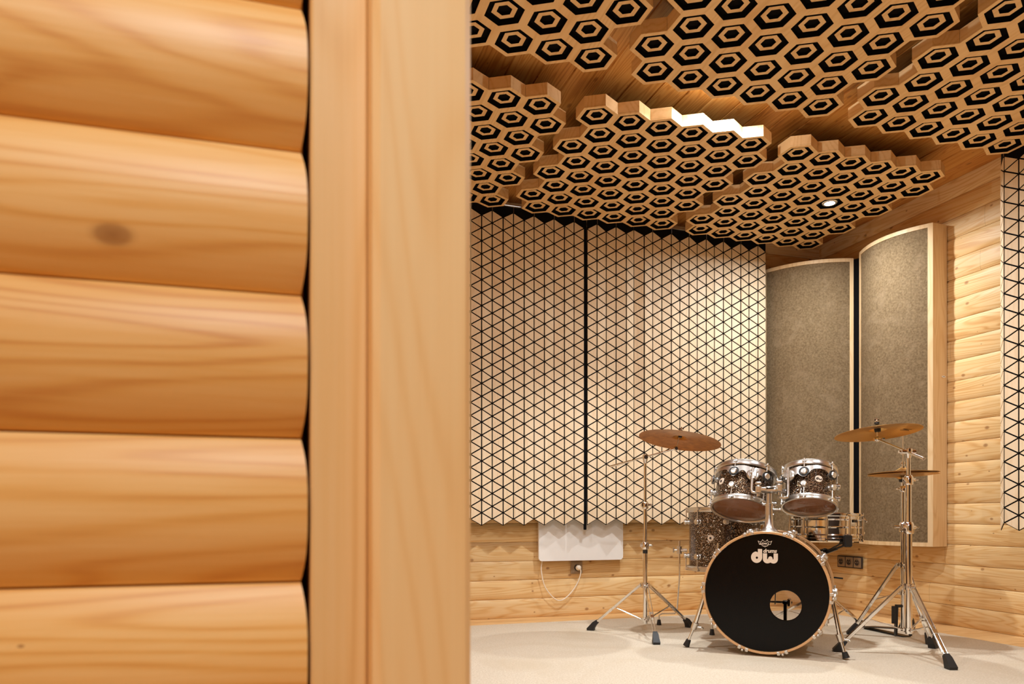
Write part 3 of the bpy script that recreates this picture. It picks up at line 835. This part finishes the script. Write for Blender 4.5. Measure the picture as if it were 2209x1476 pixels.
# ------------------------------------------------------------------ tom mount on the bass drum
PM = K(1.249, 3.558, 0); zt0 = .592
mt = thing('tom_mount', 'satin metal double tom holder post standing on top of the bass drum', 'tom holder', (PM.x, PM.y, zt0), RB)
MB().lathe([(0, -.010), (.045, -.010), (.045, -.004), (.036, .004), (.024, .020), (.019, .060), (.0175, .075), (0, .075)], 32).obj('flared_base', M['satin'], mt)
MB().lathe([(.0, .075), (.0185, .075), (.0185, .118), (.0205, .119), (.0205, .130), (.013, .131), (.013, .180), (0, .180)], 28).obj('post', M['satin'], mt)
kn = MB().cyl((.018, 0, .100), (.045, .006, .100), .006, n=10).ball((.048, .006, .100), .010, 10, (1, 1, .8))
kn.obj('wing_screw', M['satin'], mt)
MB().cyl((-.016, -.004, .125), (-.030, -.008, .125), .007, n=10).obj('set_screw', M['satin'], mt)
MB().bbox((0, 0, .195), (.075, .040, .026), .008).lathe([(0, .208), (.030, .208), (.026, .213), (0, .214)], 24).obj('yoke', M['satin'], mt)
minv = (Matrix.Translation(mt.location) @ RB.to_4x4()).inverted()
def ML(X, Y, z): return minv @ K(X, Y, z)
def px3(px, py, Y):            # point seen at a photo position, at depth Y
    return ((px - 1104.5) / 1580 * Y, Y, CAMZ + (1110 - py) / 1580 * Y)
for sgn, pts, cl in ((-1, [px3(1637, 1062, 3.56), px3(1630, 1063, 3.575), px3(1623, 1062, 3.585), px3(1621, 1056, 3.59), px3(1623, 1030, 3.60), px3(1625, 1009, 3.61)], (1636, 1056)),
                     (1, [px3(1679, 1073, 3.54), px3(1690, 1075, 3.555), px3(1698, 1073, 3.56), px3(1700, 1066, 3.565), px3(1700, 1040, 3.575), px3(1700, 1010, 3.585)], (1681, 1053))):
    P = [ML(*p) for p in pts]
    MB().tube(P, .0068, 12).obj('l_arm', M['satin'], mt)
    c = ML(*px3(cl[0], cl[1], 3.55))
    b = MB().bbox(c, (.026, .026, .040), .006).cyl(c + Vector((0, -.012, .008)), c + Vector((0, -.026, .008)), .007, n=10).bbox(c + Vector((0, 0, .030)), (.030, .012, .014), .004).cyl(c + Vector((0, 0, -.02)), c + Vector((0, 0, -.034)), .009, n=12)
    b.bbox((c + Vector((-sgn * .022, .002, 0))), (.030, .020, .020), .004)
    b.obj('arm_clamp', M['satin'], mt)

# ------------------------------------------------------------------ toms
def tom_at(px, py, Y, ax, r, H, **kw):
    c = K(*px3(px, py, Y)); R = axis_frame(ax)
    base = c - R @ Vector((0, 0, H / 2))
    return make_tom(loc=base, R=R, r=r, H=H, **kw), R, base
r1, r2 = .139, .121
tomL, RL, bL = tom_at(1604, 1061, 3.775, (.26, .38, 1), r1, .222, name='rack_tom', label='left of the two glitter rack toms mounted above the bass drum', cat='drum', nl=6, a_off=math.radians(-125), badge_a=math.radians(-157))
tomR, RR, bR = tom_at(1746, 1055, 3.725, (.165, .37, 1), r2, .212, name='rack_tom', label='right glitter rack tom with a round cream badge, above the snare drum', cat='drum', nl=6, a_off=math.radians(-121), badge_a=math.radians(-90), logo=True)
def tom_ring(root, r, H, a_lugs, am, R, base, arm_px, armY, s):
    """suspension ring: thin band under the top hoop with rubber grommets and the clamp plate"""
    zl = H - .028 - .045
    a0, a1 = min(a_lugs + [am]), max(a_lugs + [am])
    def zf(t):
        a = a0 + (a1 - a0) * t
        w = .009
        for al in a_lugs:
            w = max(w, .0275 * math.exp(-((a - al) * r / .024) ** 2))
        pm = math.exp(-((a - am) * r / .030) ** 2)
        mid = H - .046 - .028 * pm
        lo = mid - w - .030 * pm; hi = mid + w * .8 + .020 * pm
        for al in a_lugs:
            q = math.exp(-((a - al) * r / .026) ** 2); lo = lo * (1 - q) + (zl - .027) * q; hi = hi * (1 - q) + (zl + .027) * q
        return lo, hi
    o = band(r + .0185, a0, a1, zf, 60).obj('suspension_ring', M['satin'], root, 35)
    for al in a_lugs:
        gm = MB().lathe([(.0175, -.004), (.0245, -.004), (.0245, .005), (.0175, .005)], 28, closed=True).tf(Matrix.Rotation(al, 4, 'Z') @ Matrix.Translation((r + .0185, 0, zl)) @ Matrix.Rotation(PI / 2, 4, 'Y'))
        gm.obj('rubber_grommet', M['rubber'], o)
    # round clamp body with eye for the arm
    rc = r + .021; zc = H * .60
    b = MB().lathe([(0, 0), (.030, 0), (.030, .006), (.024, .012), (0, .014)], 28).tf(Matrix.Rotation(am, 4, 'Z') @ Matrix.Translation((rc, 0, zc)) @ Matrix.Rotation(PI / 2, 4, 'Y'))
    b.join(MB().bbox((0, 0, 0), (.030, .030, .052), .007).cyl((0, 0, -.032), (0, 0, -.02), .013, n=14).ball((.012, -.015, -.006), .006, 8).ball((.012, .014, .006), .006, 8), Matrix.Rotation(am, 4, 'Z') @ Matrix.Translation((rc + .022, 0, zc)))
    b.obj('mount_bracket', M['satin'], root, 35)
dg = math.radians
tom_ring(tomL, r1, .222, [dg(-65), dg(-125), dg(-185)], dg(-92), RL, bL, None, None, 1)
tom_ring(tomR, r2, .212, [dg(-181), dg(-121), dg(-61)], dg(-150), RR, bR, None, None, 1)

# ------------------------------------------------------------------ floor tom
fc = K(1.222, 4.215, .346)
ftR = axis_frame((.01, .02, 1))
ft = make_tom('floor_tom', 'deep glitter floor tom standing on bent rods behind the left rack tom', 'drum', fc, ftR, .198, .362, 8, math.radians(-104), badge_a=math.radians(-128), lug_in=.055)
finv = (Matrix.Translation(fc) @ ftR.to_4x4()).inverted()
def FL(X, Y, z): return finv @ K(X, Y, z)
for (X, Y), (FX, FY) in (((.985, 4.31), (.880, 4.385)), ((1.120, 3.985), (1.098, 4.02)), ((1.44, 4.36), (1.52, 4.41))):
    cx, cy = 1.222, 4.215
    P = [FL(X, Y, .515), FL(X, Y, .30), FL(X + (FX - X) * .12, Y + (FY - Y) * .12, .11), FL(X + (FX - X) * .22, Y + (FY - Y) * .22, .085), FL(X + (FX - X) * .85, Y + (FY - Y) * .85, .078), FL(FX, FY, .066), FL(FX, FY, .03)]
    lg_ = MB().tube(P, .005, 10).obj('leg', M['chrome'], ft)
    MB().cyl(FL(FX, FY, .040), FL(FX, FY, .009), .0095, .0145, n=14).obj('rubber_foot', M['rubber'], lg_)
    d = Vector((cx - X, cy - Y, 0)).normalized()
    c0 = FL(X, Y, .46)
    cc = FL(cx, cy, .46); dd = (cc - c0); dd.z = 0; dd.normalize()
    b = MB().cyl(c0 + Vector((0, 0, -.022)), c0 + Vector((0, 0, .022)), .014, n=14)
    b.cyl(c0, c0 + dd * .045, .010, n=12).cyl(c0, c0 - dd * .03, .005, n=8).bbox(c0 - dd * .034, (.010, .010, .030), .003)
    b.obj('leg_bracket', M['satin'], lg_)

# ------------------------------------------------------------------ stands
def tripod(root, c, feet, zc, zl, legw=.020, mat='chrome', rc=.028, split=.55, channel=False):
    """c: (X, Y) camera-aligned; feet the same; parts are built relative to root at K(c)"""
    o = K(c[0], c[1], 0)
    for fx, fy in feet:
        F = K(fx, fy, 0) - o; d = F.normalized(); s = Vector((-d.y, d.x, 0))
        p0 = d * rc + Vector((0, 0, zc)); p1 = F + Vector((0, 0, .034)); p1 = p1 - d * .015
        b = MB()
        for sg in (-1, 1):
            b.bar(p0 + s * sg * legw * .5, p1 + s * sg * legw * .32, .0035, .015 if channel else .013, s)
        if channel: b.bar(p0 + (p1 - p0) * .06 , p0 + (p1 - p0) * .9, legw * .92, .006, s)
        mid = p0 + (p1 - p0) * split
        b.cyl(mid - s * legw * .6, mid + s * legw * .6, .0055, n=10)
        b.bar(mid + (p1 - p0) * .05, mid + (p1 - p0) * .11, legw * 1.0, .016, s)
        b.cyl(p0 - s * legw * .7, p0 + s * legw * .7, .006, n=10)
        lo = b.obj('leg', M[mat], root)
        q0 = d * (rc * .8) + Vector((0, 0, zl))
        MB().bar(q0, mid, legw * .5, .0045, s).cyl(q0 - s * .010, q0 + s * .010, .0045, n=8).obj('brace', M[mat], lo)
        dd = (p1 - p0).normalized()
        up = s.cross(dd)
        e0 = p1 - dd * .030; e1 = F + Vector((0, 0, .012))
        fb = MB()
        if up.z < 0: up = -up
        vs = []
        for q, w, h in ((e0, .011, .010), (e0 + dd * .022, .0145, .0135)):
            vs += [q + s * w * a_ + up * h * b_ for a_, b_ in ((-1, -1), (1, -1), (1, 1), (-1, 1))]
        for w, hi, ho, z_ in ((.018, .020, .022, .012), (.017, .019, .021, .001)):
            vs += [F + s * w * a_ + d * (ho if b_ > 0 else -hi) + Vector((0, 0, z_)) for a_, b_ in ((-1, -1), (1, -1), (1, 1), (-1, 1))]
        fs = [(3, 2, 1, 0), (12, 13, 14, 15)]
        for a_ in (0, 4, 8):
            for i in range(4):
                fs.append((a_ + i, a_ + (i + 1) % 4, a_ + 4 + (i + 1) % 4, a_ + 4 + i))
        fb.add(vs, fs)
        fb.obj('rubber_foot', M['rubber'], lo)
    hub = MB().lathe([(.010, zc - .014), (.024, zc - .014), (.024, zc + .014), (.010, zc + .014)], 20, closed=True)
    hub2 = MB().lathe([(.008, zl - .010), (.021, zl - .010), (.021, zl + .010), (.008, zl + .010)], 20, closed=True)
    for fx, fy in feet:
        d = (K(fx, fy, 0) - o).normalized()
        hub.bbox(d * .026 + Vector((0, 0, zc)), (.012, .012, .022), .002); hub2.bbox(d * .022 + Vector((0, 0, zl)), (.010, .010, .016), .002)
    hub.obj('upper_collar', M[mat], root); hub2.obj('lower_collar', M[mat], root)
def joint(root, z, r, ang, mat='chrome', big=1.0):
    """height clamp with wing bolt at height z"""
    b = MB().lathe([(r * .8, z - .022 * big), (r + .006, z - .022 * big), (r + .008, z - .016 * big), (r + .008, z + .010 * big), (r + .002, z + .020 * big), (r * .8, z + .020 * big)], 20, closed=True)
    d = Vector((math.cos(ang), math.sin(ang), 0)); s = Vector((-d.y, d.x, 0)); c = Vector((0, 0, z))
    b.cyl(c + d * r, c + d * (r + .026 * big), .0065 * big, n=10)
    b.bar(c + d * (r + .024 * big) - s * .016 * big, c + d * (r + .024 * big) + s * .016 * big, .006, .008)
    b.bar(c - d * r * .5 + s * .0, c - d * (r + .014 * big), .018 * big, .022 * big)
    b.obj('height_clamp', M[mat], root)
def cymbal_mesh(r, h=.018, bell=.026, br=.035):
    P = []; t = .0014
    for i in range(25):
        s = i / 24; x = r * s
        z = -h * s ** 1.7
        if x < br * 1.35: z += bell * .5 * (1 + math.cos(PI * min(1, x / (br * 1.35))))
        P.append((x, z))
    prof = [(max(x, .0055), z) for x, z in P] + [(r, -h - t)] + [(max(x, .0055), z - t) for x, z in reversed(P)]
    # drop duplicates near the hole
    out = []
    for p in prof:
        if not out or (abs(p[0] - out[-1][0]) + abs(p[1] - out[-1][1])) > 1e-5: out.append(p)
    return MB().lathe(out, 96, closed=True)

# left boom cymbal stand
SL = (.741, 4.075); o = K(*SL)
st = thing('cymbal_stand', 'chrome boom cymbal stand in front of the heater, left of the drums', 'cymbal stand', (o.x, o.y, .008), group='chrome cymbal stands')
rel = lambda X, Y, z: K(X, Y, z - .008) - o
tripod(st, SL, [(.452, 4.185), (.735, 3.735), (1.040, 4.295)], .268, .078)
MB().cyl((0, 0, .055), (0, 0, .49), .0128, n=20).obj('lower_tube', M['chrome'], st)
MB().cyl((0, 0, .48), (0, 0, .715), .0105, n=20).obj('middle_tube', M['chrome'], st)
MB().cyl((0, 0, .70), (0, 0, .955), .0082, n=20).obj('upper_tube', M['chrome'], st)
MB().cyl((0, 0, .445), (0, 0, .465), .0135, n=20).obj('memory_lock', M['rubber'], st)
joint(st, .490, .012, -.2); joint(st, .715, .010, -.1)
zt = px3(1393, 987, SL[1])[2] - .008
T0 = Vector((0, 0, zt))
tl = rel(*px3(1458, 968, 4.04)); en = rel(*px3(1316, 1007, 4.105))
bm_ = MB().lathe([(0, zt - .034), (.009, zt - .034), (.014, zt - .010), (.017, zt), (.015, zt + .014), (0, zt + .018)], 20)
sd = K(0, 1, 0); bm_.cyl(T0 - sd * .024, T0 + sd * .024, .011, n=14).bar(T0 + sd * .026 - K(.017, 0), T0 + sd * .026 + K(.017, 0), .007, .009)
bm_.obj('boom_tilter', M['chrome'], st)
ba = MB().cyl(en, en + (tl - en) * .32, .0062, n=12).cyl(en, tl, .0046, n=12)
ba.obj('boom_arm', M['chrome'], st)
CYL = K(*px3(1467, 944, 4.03)); axL = axis_frame((.175, .11, 1))
cl_ = CYL - Vector((o.x, o.y, .008)); nz = axL @ Vector((0, 0, 1))
tb = MB().ball(tl, .013, 14).cyl(tl - K(.0, .014), tl + K(0, .014), .009, n=12)
tb.cyl(tl, cl_ + nz * .060, .0032, n=10).lathe([(0, 0)], 3) if False else tb.cyl(tl, cl_ + nz * .060, .0034, n=10)
tb.obj('cymbal_tilter', M['chrome'], st)
MB().cyl(cl_ - nz * .004 + nz * .004, cl_ + nz * .022, .010, n=14).cyl(cl_ + nz * .0285, cl_ + nz * .040, .011, n=14).obj('felts', M['rubber'], st)
MB().cyl(cl_ + nz * .041, cl_ + nz * .052, .006, n=10).bar(cl_ + nz * .05 - K(.014, 0), cl_ + nz * .05 + K(.014, 0), .005, .008).obj('wing_nut', M['chrome'], st)
cy = cymbal_mesh(.2227).obj('crash_cymbal', M['brass_old']); cy.location = CYL; cy.rotation_euler = axL.to_euler()
tag(cy, 'aged matte bronze cymbal tilted on the left boom stand', 'cymbal', 'cymbals')

# right boom cymbal stand
SR = (1.868, 3.45); o = K(*SR)
st = thing('cymbal_stand', 'tall chrome boom cymbal stand nearest the camera, right of the bass drum', 'cymbal stand', (o.x, o.y, .008), group='chrome cymbal stands')
tripod(st, SR, [(1.875, 3.13), (1.572, 3.535), (2.085, 3.625)], .322, .118, legw=.024, channel=True)
MB().cyl((0, 0, .10), (0, 0, .60), .0155, n=20).obj('lower_tube', M['chrome'], st)
MB().cyl((0, 0, .59), (0, 0, .812), .0125, n=20).obj('middle_tube', M['chrome'], st)
MB().cyl((0, 0, .80), (0, 0, .935), .0088, n=20).obj('upper_tube', M['chrome'], st)
joint(st, .600, .0155, .2, big=1.35); joint(st, .825, .0125, .0, big=1.1)
zt = px3(1964, 975, SR[1])[2] - .008
T0 = Vector((0, 0, zt)); tl = rel(*px3(1893, 948, 3.69)); en = rel(*px3(1993, 990, 3.32))
bm_ = MB().lathe([(0, zt - .030), (.010, zt - .030), (.015, zt - .010), (.018, zt), (.016, zt + .014), (0, zt + .018)], 20)
sd = K(1, 0, 0); bm_.cyl(T0 - sd * .034, T0 + sd * .030, .012, n=14).bar(T0 + sd * .034 - Vector((0, 0, .016)), T0 + sd * .034 + Vector((0, 0, .016)), .008, .010).cyl(T0 - sd * .034, T0 - sd * .046, .007, n=10)
bm_.obj('boom_tilter', M['chrome'], st)
MB().cyl(en, en + (tl - en) * .27, .0078, n=12).cyl(en, tl, .0050, n=12).obj('boom_arm', M['chrome'], st)
CYR = K(*px3(1893, 927, 3.70)); axR = axis_frame((-.047, .116, 1)); nz = axR @ Vector((0, 0, 1))
cl_ = CYR - Vector((o.x, o.y, .008))
tb = MB().ball(tl, .014, 14).cyl(tl - K(.018, 0), tl + K(.018, 0), .010, n=12).cyl(tl, cl_ + nz * .058, .0036, n=10).bar(tl + K(.02, 0, .004), tl + K(.036, 0, .004), .014, .008)
tb.obj('cymbal_tilter', M['chrome'], st)
MB().cyl(cl_ - nz * .012, cl_ + nz * .021, .014, .017, n=16).cyl(cl_ + nz * .0285, cl_ + nz * .038, .012, n=14).obj('felts', M['rubber'], st)
MB().cyl(cl_ + nz * .039, cl_ + nz * .050, .006, n=10).bar(cl_ + nz * .05 - K(.014, 0), cl_ + nz * .05 + K(.014, 0), .005, .008).obj('wing_nut', M['chrome'], st)
cy = cymbal_mesh(.203).obj('crash_cymbal', M['brass']); cy.location = CYR; cy.rotation_euler = axR.to_euler()
tag(cy, 'shiny golden bronze cymbal on the right boom stand, seen from below', 'cymbal', 'cymbals')
zl_ = stroke([(-.022, .010), (.020, .012), (-.018, -.012), (.024, -.008)], .0042)
for v in zl_.v: v.z *= .01
zl_.tf(Matrix.Translation((.132, -.02, -.0125)) @ Matrix.Rotation(.09, 4, 'Y'))
lo_ = zl_.obj('printed_mark', M['brown_print'], cy)

# hi-hat
SH = (2.122, 3.975); o = K(*SH)
hh = thing('hi_hat_stand', 'chrome hi-hat stand with black pedal, behind the right cymbal stand', 'hi-hat stand', (o.x, o.y, .008))
tripod(hh, SH, [(1.872, 4.045), (2.330, 4.270), (2.125, 3.715)], .388, .235, legw=.026, channel=True)
MB().cyl((0, 0, .03), (0, 0, .60), .0125, n=18).obj('lower_tube', M['chrome'], hh)
MB().cyl((0, 0, .59), (0, 0, .835), .0105, n=18).obj('upper_tube', M['chrome'], hh)
MB().cyl((0, 0, .80), (0, 0, 1.115), .0032, n=10).obj('pull_rod', M['chrome'], hh)
joint(hh, .595, .0125, PI * .85, big=1.3); joint(hh, .80, .0105, PI * .9, big=.8)
MB().cyl((0, 0, .838), (0, 0, .864), .018, .024, n=18).obj('seat_cup', M['rubber'], hh)
MB().cyl((0, 0, .906), (0, 0, .922), .014, n=16).cyl((0, 0, .925), (0, 0, .950), .0075, n=12).bar(Vector((0, 0, .94)) - K(.014, 0), Vector((0, 0, .94)) + K(.014, 0), .006, .009).obj('clutch', M['chrome'], hh)
pd = K(-.06, .27, 0)
d_ = pd.normalized(); s_ = Vector((-d_.y, d_.x, 0))
fbm = MB().bar(d_ * .02 + Vector((0, 0, .040)), pd + Vector((0, 0, .012)), .075, .006, s_).bar(d_ * -.03 + Vector((0, 0, .004)), pd * 1.02 + Vector((0, 0, .004)), .05, .005, s_)
fbm.obj('pedal_plate', M['blackmetal'], hh)
fr = MB()
for sg in (-1, 1): fr.bar(K(sg * .040, 0, .004), K(sg * .034, 0, .17), .010, .022, K(1, 0, 0))
fr.bar(K(-.040, 0, .165), K(.040, 0, .165), .022, .014, K(0, 1, 0)).bar(K(-.048, -.004, .07), K(-.048, -.004, .165), .030, .010, K(1, 0, 0))
fr.obj('pedal_frame', M['blackmetal'], hh)
MB().tube([(0, 0, .16), (0, 0, .10), d_ * .03 + Vector((0, 0, .046))], .004, 8).obj('chain', M['chrome'], hh)
for sg, lab, zz in ((1, 'upper hi-hat cymbal of the closed pair behind the right stand', .906), (-1, 'lower hi-hat cymbal of the pair, turned bell down', .874)):
    c = cymbal_mesh(.1745, h=.014, bell=.018).obj('hi_hat_cymbal', M['brass'])
    c.location = (o.x, o.y, zz + (.003 if sg > 0 else -.003)); R_ = axis_frame((-.015, .02 if sg > 0 else .01, 1))
    if sg < 0: R_ = R_ @ Matrix.Rotation(PI, 3, 'X')
    c.rotation_euler = R_.to_euler()
    tag(c, lab, 'cymbal', 'cymbals')

# snare on its stand
SN = (1.690, 3.955); o = K(*SN)
sr = thing('snare_stand', 'chrome basket stand with black rubber grips under the snare drum', 'snare stand', (o.x, o.y, .008))
tripod(sr, SN, [(2.045, 4.30), (1.42, 4.20), (1.50, 3.80)], .235, .085, legw=.018)
MB().cyl((0, 0, .06), (0, 0, .34), .0125, n=18).cyl((0, 0, .33), (0, 0, .455), .0105, n=18).obj('tube', M['chrome'], sr)
joint(sr, .335, .012, -.9)
bk = MB().ball((0, 0, .462), .018, 12).bbox((0, 0, .462), (.04, .03, .025), .004)
bk.obj('basket_hub', M['blackmetal'], sr)
for an in (-1.42, .67, 2.76):
    d_ = K(math.cos(an), math.sin(an)); e = d_ * .180
    am_ = MB().tube([Vector((0, 0, .465)), d_ * .06 + Vector((0, 0, .470)), e + Vector((0, 0, .503)), e * 1.055 + Vector((0, 0, .516))], .0055, 8).bar(Vector((0, 0, .452)), d_ * .11 + Vector((0, 0, .482)), .010, .014)
    ao = am_.obj('basket_arm', M['blackmetal'], sr)
    MB().bbox(d_ * .2035 + Vector((0, 0, .525)), (.024, .044, .062), .006, R=Matrix.Rotation(math.atan2(d_.y, d_.x), 3, 'Z')).bbox(d_ * .193 + Vector((0, 0, .503)), (.036, .030, .012), .003, R=Matrix.Rotation(math.atan2(d_.y, d_.x), 3, 'Z')).obj('rubber_grip', M['rubber'], ao)
MB().bar(K(.02, -.02, .235 + .09), K(.075, -.05, .235 + .085), .010, .008).obj('tilt_lever', M['blackmetal'], sr)
rn = .171; Hs = .148
sn = thing('snare_drum', 'shiny chrome snare drum with tube lugs on the stand behind the bass drum', 'drum', K(SN[0], SN[1], .528), axis_frame((.01, .01, 1)))
MB().lathe([(rn, .008), (rn, .030), (rn + .002, .034), (rn, .038), (rn, Hs / 2 - .005), (rn + .003, Hs / 2), (rn, Hs / 2 + .005), (rn, Hs - .038), (rn + .002, Hs - .034), (rn, Hs - .030), (rn, Hs - .008), (rn - .004, Hs - .008), (rn - .004, .008)], 80, closed=True).obj('shell', M['chrome'], sn, 10)
for z0, nm in ((0, 'bottom_hoop'), (Hs - .018, 'top_hoop')):
    MB().lathe([(rn + .002, z0), (rn + .012, z0), (rn + .013, z0 + .003), (rn + .009, z0 + .006), (rn + .009, z0 + .013), (rn + .013, z0 + .016), (rn + .012, z0 + .018), (rn + .002, z0 + .018)], 80, closed=True).obj(nm, M['chrome'], sn)
MB().lathe([(0, Hs - .006), (rn + .001, Hs - .008), (rn + .001, Hs - .0085), (0, Hs - .0065)], 48).obj('top_skin', M['coated'], sn)
MB().lathe([(0, .007), (rn + .001, .009), (rn + .001, .0085), (0, .0065)], 48).obj('bottom_skin', M['clear'], sn)
for kf in range(10):
    a = kf * PI / 5 - 1.3
    b = MB().cyl(radial(rn + .017, a, .030), radial(rn + .017, a, Hs - .030), .0065, n=12)
    for zz in (.036, Hs / 2, Hs - .036): b.cyl(radial(rn, a, zz), radial(rn + .017, a, zz), .005, n=8).lathe([(0, 0)], 3) if False else b.cyl(radial(rn, a, zz), radial(rn + .017, a, zz), .005, n=8)
    b.cyl(radial(rn + .017, a, .0), radial(rn + .017, a, Hs), .003, n=8).cyl(radial(rn + .017, a, Hs - .006), radial(rn + .017, a, Hs + .002), .005, n=8).cyl(radial(rn + .017, a, -.002), radial(rn + .017, a, .006), .005, n=8)
    for zz in (.010, Hs - .010): b.join(MB().box((0, 0, 0), (.012, .018, .006)), Matrix.Rotation(a, 4, 'Z') @ Matrix.Translation((rn + .014, 0, zz)))
    b.obj('tube_lug', M['chrome'], sn)
MB().join(MB().bbox((0, 0, 0), (.020, .030, .085), .004).bar((.012, 0, .05), (.018, -.04, .03), .006, .010).ball((.014, 0, -.03), .009, 10), Matrix.Rotation(-.12, 4, 'Z') @ Matrix.Translation((rn + .012, 0, Hs / 2))).obj('strainer', M['chrome'], sn)
MB().join(MB().box((0, 0, 0), (.001, .034, .014)), Matrix.Rotation(-1.0, 4, 'Z') @ Matrix.Translation((rn + .0035, 0, Hs * .72))).obj('badge', M['socket_dark'], sn)

# bass drum pedal behind the clear rear head
PX, PY = 1.175 + .4226 * .475, 3.40 + .9063 * .475
o = K(PX, PY)
pdl = thing('bass_drum_pedal', 'black bass drum pedal behind the bass drum, glimpsed through the port hole', 'pedal', (o.x, o.y, .008), RB)
MB().bbox((.0, .11, .005), (.10, .30, .008), .002).obj('base_plate', M['blackmetal'], pdl)
for x in (-.045, .050): MB().bbox((x, .0, .10), (.016, .022, .20), .003).bbox((x, 0, .205), (.026, .030, .018), .003).obj('pedal_post', M['blackmetal'], pdl)
MB().cyl((-.085, 0, .205), (.085, 0, .205), .006, n=12).bbox((.07, 0, .205), (.018, .03, .04), .004).obj('drive_shaft', M['chrome'], pdl)
MB().bar((0, .03, .055), (0, .26, .020), .085, .006).obj('footboard', M['blackmetal'], pdl)
bt = MB().cyl((0, 0, .19), (0, .050, .345), .0035, n=8).obj('beater_rod', M['chrome'], pdl)
MB().cyl((0, .026, .350), (0, .082, .335), .024, .022, n=20).obj('beater_head', M['blackmetal'], bt)
MB().bbox((0, -.028, .015), (.05, .03, .02), .003).obj('hoop_clamp', M['blackmetal'], pdl)
